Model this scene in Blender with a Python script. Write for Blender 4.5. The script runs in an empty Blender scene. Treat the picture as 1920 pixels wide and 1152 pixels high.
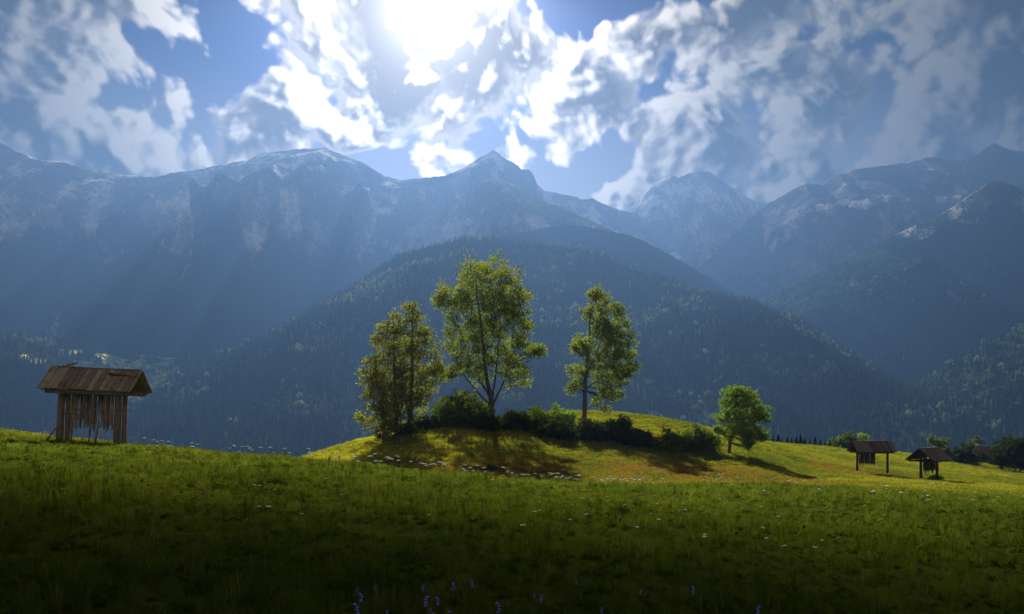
import bpy, math, random
import numpy as np
from mathutils import Vector

# ------------------------------------------------------------------ frame
F = 1493.0          # focal length in pixels of the 1920 px wide photograph (28 mm lens)
VH = 760.0          # row of the eye-level horizon
CAMZ = 1.6
scene = bpy.context.scene
COL = scene.collection

cam = bpy.data.cameras.new("camera")
cam.lens = 28.0
cam.sensor_width = 36.0
cam.shift_y = (VH - 576.0) / 1920.0
cam.clip_start = 0.1
cam.clip_end = 40000
camo = bpy.data.objects.new("camera", cam)
camo.location = (0, 0, CAMZ)
camo.rotation_euler = (math.radians(90), 0, 0)
COL.objects.link(camo)
scene.camera = camo

# ------------------------------------------------------------------ light and exposure
SUN = Vector(((800 - 960) / F, 1.0, (VH + 80) / F)).normalized()
SUN_EL = math.asin(SUN.z)
SUN_AZ = math.atan2(SUN.x, SUN.y)
SKY_STRENGTH = 0.10
EXPOSURE = 1.5
sl = bpy.data.lights.new("sun", 'SUN')
sl.energy = 5.0
sl.angle = math.radians(0.45)
sl.color = (1.0, 0.93, 0.80)
slo = bpy.data.objects.new("sun", sl)
slo.rotation_euler = SUN.to_track_quat('Z', 'Y').to_euler()
COL.objects.link(slo)

vs = scene.view_settings
vs.view_transform = 'Standard'
vs.look = 'None'
vs.gamma = 1.0
vs.exposure = EXPOSURE
vs.use_curve_mapping = False
cy = scene.cycles
cy.max_bounces = 6
cy.diffuse_bounces = 2
cy.glossy_bounces = 2
cy.transmission_bounces = 4
cy.transparent_max_bounces = 8
cy.volume_bounces = 0
cy.sample_clamp_indirect = 4.0
cy.use_denoising = True
cy.use_adaptive_sampling = True
cy.adaptive_threshold = 0.015

# ------------------------------------------------------------------ small node language
class S:
    """a shader socket with arithmetic"""
    def __init__(self, nt, sock): self.nt, self.s = nt, sock
    def _m(self, op, *others, clamp=False):
        n = self.nt.nodes.new('ShaderNodeMath'); n.operation = op; n.use_clamp = clamp
        for i, a in enumerate((self,) + others):
            if isinstance(a, S): self.nt.links.new(a.s, n.inputs[i])
            else: n.inputs[i].default_value = a
        return S(self.nt, n.outputs[0])
    def __add__(self, o): return self._m('ADD', o)
    __radd__ = __add__
    def __sub__(self, o): return self._m('SUBTRACT', o)
    def __rsub__(self, o): return (self * -1.0) + o
    def __mul__(self, o): return self._m('MULTIPLY', o)
    __rmul__ = __mul__
    def __truediv__(self, o): return self._m('DIVIDE', o)
    def pow(self, o): return self._m('POWER', o)
    def exp(self): return self._m('EXPONENT')
    def max(self, o): return self._m('MAXIMUM', o)
    def min(self, o): return self._m('MINIMUM', o)
    def abs(self): return self._m('ABSOLUTE')
    def clamp(self): return self._m('ADD', 0.0, clamp=True)
    def ss(self, a, b):
        n = self.nt.nodes.new('ShaderNodeMapRange'); n.interpolation_type = 'SMOOTHSTEP'
        self.nt.links.new(self.s, n.inputs[0])
        n.inputs[1].default_value = a; n.inputs[2].default_value = b
        n.inputs[3].default_value = 0; n.inputs[4].default_value = 1
        return S(self.nt, n.outputs[0])
    def vm(self, op, o=None, scale=None):
        n = self.nt.nodes.new('ShaderNodeVectorMath'); n.operation = op
        self.nt.links.new(self.s, n.inputs[0])
        if o is not None:
            if isinstance(o, S): self.nt.links.new(o.s, n.inputs[1])
            else: n.inputs[1].default_value = o
        if scale is not None:
            if isinstance(scale, S): self.nt.links.new(scale.s, n.inputs['Scale'])
            else: n.inputs['Scale'].default_value = scale
        return S(self.nt, n.outputs['Value' if op in ('DOT_PRODUCT', 'LENGTH', 'DISTANCE') else 'Vector'])
    def xyz(self):
        n = self.nt.nodes.new('ShaderNodeSeparateXYZ'); self.nt.links.new(self.s, n.inputs[0])
        return [S(self.nt, n.outputs[i]) for i in range(3)]

def noise(nt, vec, scale, detail=4, rough=0.55, dist=0.0, out='Fac', ntype='FBM', lac=2.0):
    n = nt.nodes.new('ShaderNodeTexNoise'); n.noise_type = ntype
    if vec is not None: nt.links.new(vec.s, n.inputs['Vector'])
    n.inputs['Scale'].default_value = scale
    n.inputs['Detail'].default_value = detail
    n.inputs['Roughness'].default_value = rough
    n.inputs['Lacunarity'].default_value = lac
    n.inputs['Distortion'].default_value = dist
    return S(nt, n.outputs['Fac' if out == 'Fac' else 'Color'])

def mixc(nt, fac, a, b, mode='MIX'):
    n = nt.nodes.new('ShaderNodeMix'); n.data_type = 'RGBA'; n.blend_type = mode
    for i, v in ((0, fac), (6, a), (7, b)):
        if isinstance(v, S): nt.links.new(v.s, n.inputs[i])
        elif i == 0: n.inputs[0].default_value = v
        else: n.inputs[i].default_value = (v[0], v[1], v[2], 1)
    return S(nt, n.outputs[2])

def ramp(nt, fac, stops):
    n = nt.nodes.new('ShaderNodeValToRGB'); nt.links.new(fac.s, n.inputs[0])
    e = n.color_ramp.elements
    while len(e) < len(stops): e.new(0.5)
    for el, (p, c) in zip(e, stops): el.position = p; el.color = (c[0], c[1], c[2], 1)
    return S(nt, n.outputs[0])

def new_mat(name):
    m = bpy.data.materials.new(name); m.use_nodes = True
    nt = m.node_tree; nt.nodes.clear()
    out = nt.nodes.new('ShaderNodeOutputMaterial')
    return m, nt, out

def geo(nt, which='Position'):
    n = nt.nodes.new('ShaderNodeNewGeometry'); return S(nt, n.outputs[which])
def objco(nt):
    n = nt.nodes.new('ShaderNodeTexCoord'); return S(nt, n.outputs['Object'])
def attr(nt, name, out='Fac', typ='GEOMETRY'):
    n = nt.nodes.new('ShaderNodeAttribute'); n.attribute_name = name; n.attribute_type = typ
    return S(nt, n.outputs[out])
def rnd(nt):
    n = nt.nodes.new('ShaderNodeObjectInfo'); return S(nt, n.outputs['Random'])
def bump(nt, h, strength=0.5, dist=1.0):
    n = nt.nodes.new('ShaderNodeBump'); n.inputs['Strength'].default_value = strength
    n.inputs['Distance'].default_value = dist; nt.links.new(h.s, n.inputs['Height'])
    return S(nt, n.outputs[0])
def principled(nt, out, col, rough=0.9, spec=0.2, normal=None):
    b = nt.nodes.new('ShaderNodeBsdfPrincipled')
    if isinstance(col, S): nt.links.new(col.s, b.inputs['Base Color'])
    else: b.inputs['Base Color'].default_value = (*col, 1)
    b.inputs['Roughness'].default_value = rough
    b.inputs['Specular IOR Level'].default_value = spec
    if normal is not None: nt.links.new(normal.s, b.inputs['Normal'])
    if out is not None: nt.links.new(b.outputs[0], out.inputs[0])
    return b
def leafy_shader(nt, out, col, trans=0.45, tcol=None):
    d = nt.nodes.new('ShaderNodeBsdfDiffuse'); t = nt.nodes.new('ShaderNodeBsdfTranslucent')
    mx = nt.nodes.new('ShaderNodeMixShader'); mx.inputs[0].default_value = trans
    nt.links.new(col.s, d.inputs[0]); nt.links.new((tcol or col).s, t.inputs[0])
    nt.links.new(d.outputs[0], mx.inputs[1]); nt.links.new(t.outputs[0], mx.inputs[2])
    nt.links.new(mx.outputs[0], out.inputs[0])

# ------------------------------------------------------------------ sky
def pdir(u, v):
    return Vector(((u - 960) / F, 1.0, (VH - v) / F)).normalized()

def build_world():
    w = bpy.data.worlds.new("World"); scene.world = w; w.use_nodes = True
    nt = w.node_tree; nt.nodes.clear()
    out = nt.nodes.new('ShaderNodeOutputWorld')
    bg = nt.nodes.new('ShaderNodeBackground'); bg.inputs[1].default_value = SKY_STRENGTH
    nt.links.new(bg.outputs[0], out.inputs[0])
    sky = nt.nodes.new('ShaderNodeTexSky'); sky.sky_type = 'NISHITA'
    sky.sun_disc = False; sky.sun_elevation = SUN_EL; sky.sun_rotation = SUN_AZ
    sky.altitude = 1200; sky.air_density = 1.0; sky.dust_density = 0.6; sky.ozone_density = 2.5
    skyc = S(nt, sky.outputs[0])
    tc = nt.nodes.new('ShaderNodeTexCoord')
    d = S(nt, tc.outputs['Generated']).vm('NORMALIZE')
    glowdir = pdir(800, 10)
    cosg = d.vm('DOT_PRODUCT', tuple(glowdir))
    # forward-scattered brightness round the sun
    def hg(g, k):
        den = (cosg * (-2 * g) + (1 + g * g)).pow(1.5)
        return (1 - g * g) * k * den._m('POWER', -1.0)
    lobe = hg(0.80, 0.055) + 0.035                   # broad
    core = hg(0.965, 0.004)                          # tight
    # ---- where cloud is thick and where the sky is open: angular blobs (u, v, radius px, weight)
    blobs = [
        # open sky
        (255, 150, 110, -1.0), (330, 215, 60, -.7), (180, 60, 80, -.45), (1240, 15, 110, -1.1), (1120, 25, 80, -.9), (1370, 20, 60, -.8),
        (40, 285, 80, -.9), (130, 262, 60, -.6), (590, 285, 70, -.55), (690, 330, 60, -.7), (1010, 350, 80, -.6), (1165, 320, 60, -.6), (1140, 245, 40, -.7),
        (780, 320, 50, -.5), (1445, 385, 45, -.5), (1800, 130, 40, -.4), (520, 100, 30, -.4),
        # cloud
        (70, 150, 120, 1.2), (10, 50, 120, 1.0), (180, 195, 50, .8), (160, 305, 50, .7), (330, 320, 50, .6), (300, 235, 75, 1.0), (430, 190, 80, .45), (400, 300, 70, .8), (210, 305, 55, .9),
        (430, 40, 130, .55), (560, 170, 90, .4), (650, 120, 150, .5), (820, 120, 190, .5), (960, 140, 140, .55), (860, 240, 100, .4), (1060, 210, 80, .5),
        (1180, 110, 75, 1.1), (1320, 150, 100, .9), (1500, 190, 180, .7), (1700, 170, 180, .55), (1850, 60, 120, .5), (1420, 300, 120, .5),
        (1620, 300, 150, .6), (1830, 250, 110, .5), (1420, 30, 50, .5), (1190, 385, 30, .5),
    ]
    mask = None
    for (u, v, r, wt) in blobs:
        k = 1.0 / (r / F) ** 2
        b = (d.vm('DOT_PRODUCT', tuple(pdir(u, v))) * k - k).exp() * wt
        mask = b if mask is None else mask + b
    # ---- cloud density group
    ng = bpy.data.node_groups.new("cloud_density", 'ShaderNodeTree')
    ng.interface.new_socket('Vector', in_out='INPUT', socket_type='NodeSocketVector')
    ng.interface.new_socket('Density', in_out='OUTPUT', socket_type='NodeSocketFloat')
    gi = ng.nodes.new('NodeGroupInput'); go = ng.nodes.new('NodeGroupOutput')
    v = S(ng, gi.outputs[0])
    w1 = noise(ng, v, 5.0, 2, 0.5, out='Color').vm('SUBTRACT', (.5, .5, .5))
    w2 = noise(ng, v, 17.0, 2, 0.5, out='Color').vm('SUBTRACT', (.5, .5, .5))
    q = v.vm('ADD', w1.vm('SCALE', scale=0.08)).vm('ADD', w2.vm('SCALE', scale=0.020))
    n1 = noise(ng, q, 6.6, 9, 0.57)
    vor = ng.nodes.new('ShaderNodeTexVoronoi'); vor.feature = 'SMOOTH_F1'
    vor.inputs['Scale'].default_value = 13; vor.inputs['Detail'].default_value = 3; vor.inputs['Roughness'].default_value = .5
    vor.inputs['Smoothness'].default_value = .5
    ng.links.new(q.s, vor.inputs['Vector'])
    dens = (n1 - 0.5) * 3.6 + (0.42 - S(ng, vor.outputs['Distance'])) * 2.1
    ng.links.new(dens.s, go.inputs[0])
    def dens_at(vec):
        g = nt.nodes.new('ShaderNodeGroup'); g.node_tree = ng
        nt.links.new(vec.s, g.inputs[0]); return S(nt, g.outputs[0])
    tow = (S(nt, d.vm('SCALE', scale=cosg * -1.0).s).vm('ADD', tuple(glowdir))).vm('NORMALIZE')
    m2 = (mask * 2.0 + 1.15).min(1.9)
    d0 = dens_at(d) + m2
    d1 = dens_at(d.vm('ADD', tow.vm('SCALE', scale=0.011))) + m2
    d2 = dens_at(d.vm('ADD', tow.vm('SCALE', scale=0.034))) + m2
    alpha = d0.ss(-0.02, 0.42)
    # sides of each billow turned to the sun are bright, thick cores and far sides grey
    shade = ((d0 - d1) * 1.15 + (d0 - d2) * 0.42 - d0.max(0.0) * 0.30 + 0.58).ss(0.0, 1.0)
    thin = (1.0 - d0.ss(0.1, 0.9)) * 0.35
    shade = (shade + thin).min(1.0)
    bright = (lobe.pow(1.2) * 6.2).min(9.0) + core * 7.0 + (cosg * -1.0).ss(-0.3, 0.7) * 6.5   # unseen clouds opposite the sun, brightened to fill shaded fronts
    cl = (shade * 0.90 + 0.10) * bright
    ccol = mixc(nt, shade, (0.92, 0.86, 0.84), (1.0, 0.93, 0.82))
    cloud = ccol.vm('SCALE', scale=cl)
    gam = nt.nodes.new('ShaderNodeGamma'); gam.inputs[1].default_value = 1.0
    nt.links.new(skyc.s, gam.inputs[0])
    base = mixc(nt, 1.0, S(nt, gam.outputs[0]), (0.05, 0.14, 0.42), 'MULTIPLY').vm('SCALE', scale=(lobe * 0.36 + 0.006).min(3.0))
    base = base.vm('ADD', mixc(nt, 0.0, (1.0, .93, .78), (1, 1, 1)).vm('SCALE', scale=core * 6.0))
    low = 1.0 - d.xyz()[2].ss(0.20, 0.40)                                                   # the air pales towards the horizon
    base = mixc(nt, low * 0.85, base, mixc(nt, 0.0, (.92, .95, 1.0), (1, 1, 1)).vm('SCALE', scale=(lobe.pow(0.7) * 2.6).min(2.6)))
    aureole = mixc(nt, 0.0, (1.0, .95, .86), (1, 1, 1)).vm('SCALE', scale=hg(0.935, 0.011))      # light scattered forward round the sun
    fin = mixc(nt, alpha, base, cloud).vm('ADD', aureole)
    nt.links.new(fin.s, bg.inputs[0])
    try: w.cycles.sampling_method = 'NONE'
    except Exception: pass
build_world()

# ------------------------------------------------------------------ numpy noise and mesh helpers
rng = np.random.default_rng(7)
_P = rng.permutation(256); _P = np.concatenate([_P, _P, _P])
_G = np.stack([np.cos(np.arange(256) * 2.399), np.sin(np.arange(256) * 2.399)], 1)
def perlin(x, y):
    x = np.asarray(x, float); y = np.asarray(y, float)
    xi = np.floor(x).astype(int); yi = np.floor(y).astype(int)
    xf = x - xi; yf = y - yi; xi &= 255; yi &= 255
    u = xf * xf * xf * (xf * (xf * 6 - 15) + 10); w = yf * yf * yf * (yf * (yf * 6 - 15) + 10)
    def g(ix, iy, dx, dy):
        h = _P[_P[ix & 255] + (iy & 255)]
        return _G[h, 0] * dx + _G[h, 1] * dy
    a = g(xi, yi, xf, yf); b = g(xi + 1, yi, xf - 1, yf)
    c = g(xi, yi + 1, xf, yf - 1); e = g(xi + 1, yi + 1, xf - 1, yf - 1)
    return (a + u * (b - a)) + w * ((c + u * (e - c)) - (a + u * (b - a)))
def fbm(x, y, o=5, r=0.5):
    s = 0; a = 1
    for i in range(o):
        s = s + a * perlin(x * 2 ** i + 17.3 * i, y * 2 ** i - 9.1 * i); a *= r
    return s
def ridged(x, y, o=5, r=0.5):
    s = 0; a = 1
    for i in range(o):
        s = s + a * (1 - 2.2 * np.abs(perlin(x * 2 ** i + 31.7 * i, y * 2 ** i + 4.7 * i))); a *= r
    return s

def mesh_from(name, V, Fc, mats=(), smooth=False):
    me = bpy.data.meshes.new(name)
    V = np.asarray(V, np.float32)
    if isinstance(Fc, np.ndarray):
        k = Fc.shape[1]; n = len(Fc)
        me.vertices.add(len(V)); me.vertices.foreach_set('co', V.ravel())
        me.loops.add(n * k); me.loops.foreach_set('vertex_index', Fc.ravel().astype(np.int32))
        me.polygons.add(n); me.polygons.foreach_set('loop_start', np.arange(0, n * k, k, dtype=np.int32))
        me.polygons.foreach_set('loop_total', np.full(n, k, np.int32))
        me.update(calc_edges=True); me.validate()
    else:
        me.from_pydata([tuple(map(float, p)) for p in V], [], [tuple(f) for f in Fc]); me.update()
    for m in mats: me.materials.append(m)
    me.polygons.foreach_set('use_smooth', [smooth] * len(me.polygons))
    return me
def link(name, me, parent=None, loc=None):
    o = bpy.data.objects.new(name, me); COL.objects.link(o)
    if parent is not None: o.parent = parent
    if loc is not None: o.location = loc
    return o
def tag(o, label=None, cat=None, group=None, kind=None):
    if label: o['label'] = label
    if cat: o['category'] = cat
    if group: o['group'] = group
    if kind: o['kind'] = kind
    return o
def empty(name, loc, rot=(0, 0, 0)):
    o = bpy.data.objects.new(name, None); COL.objects.link(o)
    o.location = loc; o.rotation_euler = rot; o.empty_display_size = 0.3
    return o
def grid_faces(nu, nv):
    i = np.arange(nu - 1)[:, None]; j = np.arange(nv - 1)[None, :]
    a = (i * nv + j).ravel()
    return np.stack([a, a + nv, a + nv + 1, a + 1], 1)

def pchip(xs, ys, x):
    xs = np.asarray(xs, float); ys = np.asarray(ys, float); x = np.clip(x, xs[0], xs[-1])
    h = np.diff(xs); dl = np.diff(ys) / h
    m = np.zeros_like(ys); m[0] = dl[0]; m[-1] = dl[-1]
    for i in range(1, len(xs) - 1):
        if dl[i - 1] * dl[i] > 0:
            w1 = 2 * h[i] + h[i - 1]; w2 = h[i] + 2 * h[i - 1]
            m[i] = (w1 + w2) / (w1 / dl[i - 1] + w2 / dl[i])
    k = np.clip(np.searchsorted(xs, x) - 1, 0, len(h) - 1)
    t = (x - xs[k]) / h[k]
    return ((1 + 2 * t) * (1 - t) ** 2 * ys[k] + t * (1 - t) ** 2 * h[k] * m[k] + t * t * (3 - 2 * t) * ys[k + 1] + t * t * (t - 1) * h[k] * m[k + 1])

# ------------------------------------------------------------------ the meadow and its mound
# columns of (depth, photograph row): the lie of the land read along a fan of lines of sight
def plane_v(u, Y): return 823 + 0.0647 * (u - 960) + 2389.0 / Y
COLS = {
    -500: [(45, None), (60, 800), (100, 900), (160, 1100), (300, 1200)],
    0:    [(45, None), (60, 828), (100, 930), (160, 1100), (300, 1200)],
    280:  [(38, None), (55, 862), (90, 950), (160, 1100), (300, 1200)],
    470:  [(34, None), (50, 880), (75, 885), (100, 960), (160, 1120), (300, 1230)],
    550:  [(33, None), (48, 888), (62, 878), (75, 866), (95, 900), (160, 1130), (300, 1230)],
    610:  [(33, None), (48, 892), (58, 882), (68, 862), (78, 846), (100, 885), (160, 1130), (300, 1230)],
    700:  [(33, None), (46, 897), (56, 884), (66, 856), (78, 822), (100, 850), (160, 1110), (300, 1230)],
    860:  [(31, None), (44, 907), (54, 893), (67, 850), (80, 803), (90, 793), (115, 840), (160, 1050), (300, 1230)],
    1000: [(30, None), (44, 914), (54, 900), (66, 862), (80, 815), (92, 788), (106, 778), (130, 830), (180, 1050), (300, 1230)],
    1090: [(30, None), (44, 914), (54, 902), (66, 868), (80, 825), (94, 790), (110, 771), (135, 820), (180, 1050), (300, 1230)],
    1200: [(30, None), (44, 914), (54, 904), (66, 876), (80, 838), (95, 800), (112, 779), (140, 820), (180, 1020), (300, 1230)],
    1340: [(32, None), (45, 912), (56, 905), (66, 886), (80, 848), (95, 822), (110, 806), (140, 840), (190, 1020), (300, 1230)],
    1430: [(34, None), (46, 911), (60, 902), (75, 872), (90, 848), (105, 834), (120, 828), (150, 850), (200, 1020), (300, 1230)],
    1500: [(36, None), (46, 913), (60, 904), (80, 883), (95, 862), (110, 845), (130, 836), (160, 855), (200, 980), (300, 1230)],
    1650: [(45, None), (70, 905), (92, 889), (110, 872), (130, 855), (150, 846), (180, 862), (230, 1000), (300, 1200)],
    1800: [(45, None), (70, 916), (85, 906), (110, 890), (140, 872), (170, 862), (200, 880), (250, 1000), (300, 1180)],
    1920: [(45, None), (70, 925), (100, 907), (140, 888), (170, 877), (200, 890), (250, 1000), (300, 1180)],
    2500: [(45, None), (70, 960), (100, 945), (140, 930), (170, 925), (200, 940), (250, 1020), (300, 1180)],
}
_near = [1.2, 2.5, 5, 9, 15, 22, 29]
_cu = np.array(sorted(COLS), float)
_YG = np.concatenate([np.geomspace(1.2, 40, 170), np.linspace(40.4, 180, 300), np.linspace(181, 300, 40)])
_tab = []
for u in sorted(COLS):
    pts = [(Y, plane_v(u, Y)) for Y in _near] + [(Y, plane_v(u, Y) if v is None else v) for Y, v in COLS[u]]
    Ys = [p[0] for p in pts]; Zs = [CAMZ + (VH - p[1]) * p[0] / F for p in pts]
    _tab.append(pchip(Ys, Zs, _YG))
_tab = np.array(_tab)
_UG = np.arange(-1600, 3601, 6.0)
_ZG = np.stack([pchip(_cu, _tab[:, k], _UG) for k in range(len(_YG))], 1)     # [u, Y]
_X = (_UG[:, None] - 960) / F * _YG[None, :]
_amp = np.clip((_YG[None, :] - 3) / 25, 0.15, 1)
_ZG = _ZG + _amp * (0.10 * fbm(_X / 3.2, _YG[None, :] / 3.2 + 0 * _X, 4) + 0.22 * fbm(_X / 14, _YG[None, :] / 14 + 0 * _X, 2)) * np.clip((_YG[None, :] - 3) / 8, 0.1, 1)
def ground_z(X, Y):
    X = np.asarray(X, float); Y = np.asarray(Y, float)
    u = np.clip(960 + F * X / np.maximum(Y, .5), -1599, 3590)
    iu = (u + 1600) / 6.0; i = np.clip(iu.astype(int), 0, len(_UG) - 2); fu = iu - i
    j = np.clip(np.searchsorted(_YG, Y) - 1, 0, len(_YG) - 2); fy = np.clip((Y - _YG[j]) / (_YG[j + 1] - _YG[j]), 0, 1)
    return (_ZG[i, j] * (1 - fu) * (1 - fy) + _ZG[i + 1, j] * fu * (1 - fy) + _ZG[i, j + 1] * (1 - fu) * fy + _ZG[i + 1, j + 1] * fu * fy)
def gpt(u, Y, dz=0.0):
    X = (u - 960) / F * Y
    return Vector((X, Y, float(ground_z(X, Y)) + dz))

def grass_colour(nt, P):
    """soil and sward colours as patches in the land, shared by the turf and its blades"""
    x, y, z = P.xyz()
    n1 = noise(nt, P, 0.22, 4, 0.6); n2 = noise(nt, P, 1.7, 3, 0.6); n3 = noise(nt, P, 0.06, 2, 0.5)
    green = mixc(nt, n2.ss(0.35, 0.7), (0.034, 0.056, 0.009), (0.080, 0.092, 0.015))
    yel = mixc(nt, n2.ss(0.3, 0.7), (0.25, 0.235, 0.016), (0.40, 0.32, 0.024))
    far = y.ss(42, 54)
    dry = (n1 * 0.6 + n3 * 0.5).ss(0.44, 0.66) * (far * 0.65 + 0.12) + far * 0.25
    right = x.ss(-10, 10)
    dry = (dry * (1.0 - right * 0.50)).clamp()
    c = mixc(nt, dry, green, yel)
    # trodden, reddish earth at the foot of the mound and round the racks
    foot = (1.0 - ((z + 3.5) / 0.9).abs().ss(0.3, 1.2)) * y.ss(50, 55) * (1.0 - y.ss(66, 74))
    rack = (1.0 - P.vm('DISTANCE', (40.0, 90.0, -6.2)).ss(3.0, 10.0))
    earth = ((foot * 1.3 + rack * 1.4) * n2.ss(0.36, 0.62) * n1.ss(0.3, 0.6)).clamp()
    return mixc(nt, earth, c, (0.16, 0.062, 0.028))

def ground_material():
    m, nt, out = new_mat("meadow turf")
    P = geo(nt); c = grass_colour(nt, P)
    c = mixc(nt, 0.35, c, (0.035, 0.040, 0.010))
    h = noise(nt, P, 6, 5, 0.7)
    principled(nt, out, c, 1.0, 0.0, bump(nt, h, 0.6, 0.25))
    return m
MAT_GROUND = ground_material()
_back = np.stack([(_UG - 960) / F * 60, np.full(len(_UG), -60.0), np.full(len(_UG), 1.0)], -1)[:, None, :]   # the meadow behind the camera
V = np.concatenate([_back, np.stack([_X, np.broadcast_to(_YG[None, :], _X.shape), _ZG], -1)], 1).reshape(-1, 3)
tag(link("meadow_ground", mesh_from("meadow_ground", V, grid_faces(len(_UG), len(_YG) + 1), [MAT_GROUND], True)), "green alpine meadow rolling up to a grassy mound", kind="structure")
# valley floor under everything, out to the foot of the mountains, and the slope behind the camera
vf = [(-5100, -290, -150), (5100, -290, -150), (5100, 4100, -150), (-5100, 4100, -150)]
mv, ntv, outv = new_mat("valley floor")
principled(ntv, outv, mixc(ntv, noise(ntv, geo(ntv), 0.01, 4).ss(.4, .6), (0.03, 0.05, 0.02), (0.07, 0.09, 0.03)), 1, 0)
tag(link("valley_ground", mesh_from("valley_ground", vf, [(0, 1, 2, 3)], [mv])), "valley floor far below the meadow", kind="structure")

# ------------------------------------------------------------------ mountains
def mountain_material(name, treeline, forest, grass, rock, scree_amt=0.5, patch=None, nscale=1.0):
    m, nt, out = new_mat(name)
    P = geo(nt); x, y, z = P.xyz()
    comb = nt.nodes.new('ShaderNodeCombineXYZ')
    for i, sck in enumerate((x * 0.017, y * 0.007, z * 0.0060)): nt.links.new(sck.s, comb.inputs[i])
    streak = noise(nt, S(nt, comb.outputs[0]), 1.0, 6, 0.62)
    n1 = noise(nt, P, 0.0065 * nscale, 6, 0.62); n2 = noise(nt, P, 0.045 * nscale, 4, 0.6); n3 = noise(nt, P, 0.0026, 3, .5)
    hi = (z + (n1 - 0.5) * 420 + (streak - 0.5) * 240).ss(treeline - 25, treeline + 25)
    fc = mixc(nt, n2, forest, tuple(c * 1.7 for c in forest))
    gc = mixc(nt, n2.ss(.3, .7), grass, tuple(c * 0.6 for c in grass))
    rc = mixc(nt, streak.ss(.35, .65), tuple(c * .55 for c in rock), rock)
    nz = geo(nt, 'Normal').xyz()[2]
    rocky = ((n1 - nz * 0.55 + z * 0.00035)).ss(0.10, 0.34)
    top = mixc(nt, rocky, gc, rc)
    scree = ((streak * 0.55 + n2 * 0.2 + n1 * 0.25).ss(0.50, 0.58) * (n1 * 0.5 + n3 * 0.5).ss(0.42, 0.54) * scree_amt).clamp()
    top = mixc(nt, scree, top, (0.78, 0.76, 0.74))
    c = mixc(nt, hi, fc, top)
    # landslip scars and avalanche chutes below the tree line
    chute = (streak.ss(0.62, 0.68) * n3.ss(0.46, 0.58) * scree_amt).clamp()
    c = mixc(nt, chute, c, (0.46, 0.45, 0.40))
    if patch:
        for (px, py, pz, r) in patch:
            k = (1.0 - (P + 0 if False else P).vm('DISTANCE', (px, py, pz)).ss(r * .7, r)) 
            k = (k * n2.ss(.40, .46)).clamp()
            c = mixc(nt, k, c, (0.55, 0.55, 0.16))
    principled(nt, out, c, 1.0, 0.0, bump(nt, n2 * 0.6 + streak, 0.8, 30.0))
    return m

class Range:
    """one ridge of the valley: its skyline at a distance, falling towards the camera to a foot, and away behind"""
    def __init__(self, name, ridge, yr, yb, zb, mat, label, spur=260, amp=1.0, jag=2.0, gp=1.35, nu=420, nt=150, seed=0, u0=None, u1=None, back=500):
        ridge = sorted(ridge); us = np.array([p[0] for p in ridge], float); vv = np.array([p[1] for p in ridge], float)
        u0 = us[0] if u0 is None else u0; u1 = us[-1] if u1 is None else u1
        self.u = np.linspace(u0, u1, nu)
        yrs = np.interp(self.u, *zip(*yr)) if isinstance(yr, list) else np.full(nu, float(yr))
        vr = np.interp(self.u, us, vv)
        zr = CAMZ + (VH - vr) * yrs / F
        zr = zr + jag / F * yrs * (fbm(self.u / 9 + seed, self.u * 0 + seed, 4, .6) * 0.9)
        t = np.concatenate([-np.linspace(1, 0.08, 8), np.linspace(0, 1, nt) ** 1.15])
        T, U = t[None, :], self.u[:, None]
        front = np.clip(T, 0, 1); behind = np.clip(-T, 0, 1)
        g = 1 - (1 - front) ** gp
        Y = yrs[:, None] + (yb - yrs[:, None]) * front + back * behind
        Z = zr[:, None] + (zb - zr[:, None]) * g - 0.75 * back * behind
        X = (U - 960) / F * Y
        env = np.clip(front * 5, 0, 1) * (1 - 0.6 * front)
        k = spur
        wx = X + 0.5 * k * fbm(X / (2 * k) + seed, Z / (2 * k), 2)
        sp = ridged(wx / k + seed * 3.1, Z / (k * 3.2) + seed, 5, 0.52)
        s2 = fbm(X / (k * 2.6) - seed, Z / (k * 2.6), 3)
        Y = Y - env * amp * k * (0.55 * (sp - 0.6) + 0.9 * s2)
        Z = Z + env * amp * k * 0.16 * (sp - 0.6) + env * 0.10 * k * amp * fbm(X / (k * .3), Y / (k * .3), 4)
        X = (U - 960) / F * (yrs[:, None] + (yb - yrs[:, None]) * front + back * behind)
        self.X, self.Y, self.Z, self.t, self.nb = X, Y, Z, t, 8
        V = np.stack([X, Y, Z], -1).reshape(-1, 3)
        self.o = tag(link(name, mesh_from(name, V, grid_faces(nu, len(t)), [mat], True)), label, kind="structure")
    def at(self, u, v):
        """the point of the slope met by a line of sight"""
        du = 960 + F * self.X / self.Y - u; dv = VH - F * (self.Z - CAMZ) / self.Y - v
        k = np.argmin((du * du + dv * dv)[:, self.nb:]); i, j = np.unravel_index(k, du[:, self.nb:].shape)
        return (self.X[i, j + self.nb], self.Y[i, j + self.nb], self.Z[i, j + self.nb])
    def scatter(self, n, tmax=1.0, zmax=None, thin=None, seed=1):
        """points spread evenly over the front of the slope"""
        r = np.random.default_rng(seed)
        X, Y, Z = self.X[:, self.nb:], self.Y[:, self.nb:], self.Z[:, self.nb:]
        a = np.stack([X, Y, Z], -1)
        e1 = a[1:, :-1] - a[:-1, :-1]; e2 = a[:-1, 1:] - a[:-1, :-1]
        ar = np.linalg.norm(np.cross(e1, e2), axis=-1)
        ar = ar * (self.t[self.nb:][None, :-1] <= tmax)
        p = (ar / ar.sum()).ravel()
        k = r.choice(len(p), n, p=p); i, j = np.unravel_index(k, ar.shape)
        f, g = r.random((2, n, 1))
        P = a[i, j] * (1 - f) * (1 - g) + a[i + 1, j] * f * (1 - g) + a[i, j + 1] * (1 - f) * g + a[i + 1, j + 1] * f * g
        if zmax is not None: P = P[P[:, 2] < zmax + 90 * fbm(P[:, 0] / 160, P[:, 2] / 160, 3)]
        if thin is not None: P = P[thin(P, r)]
        return P

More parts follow.
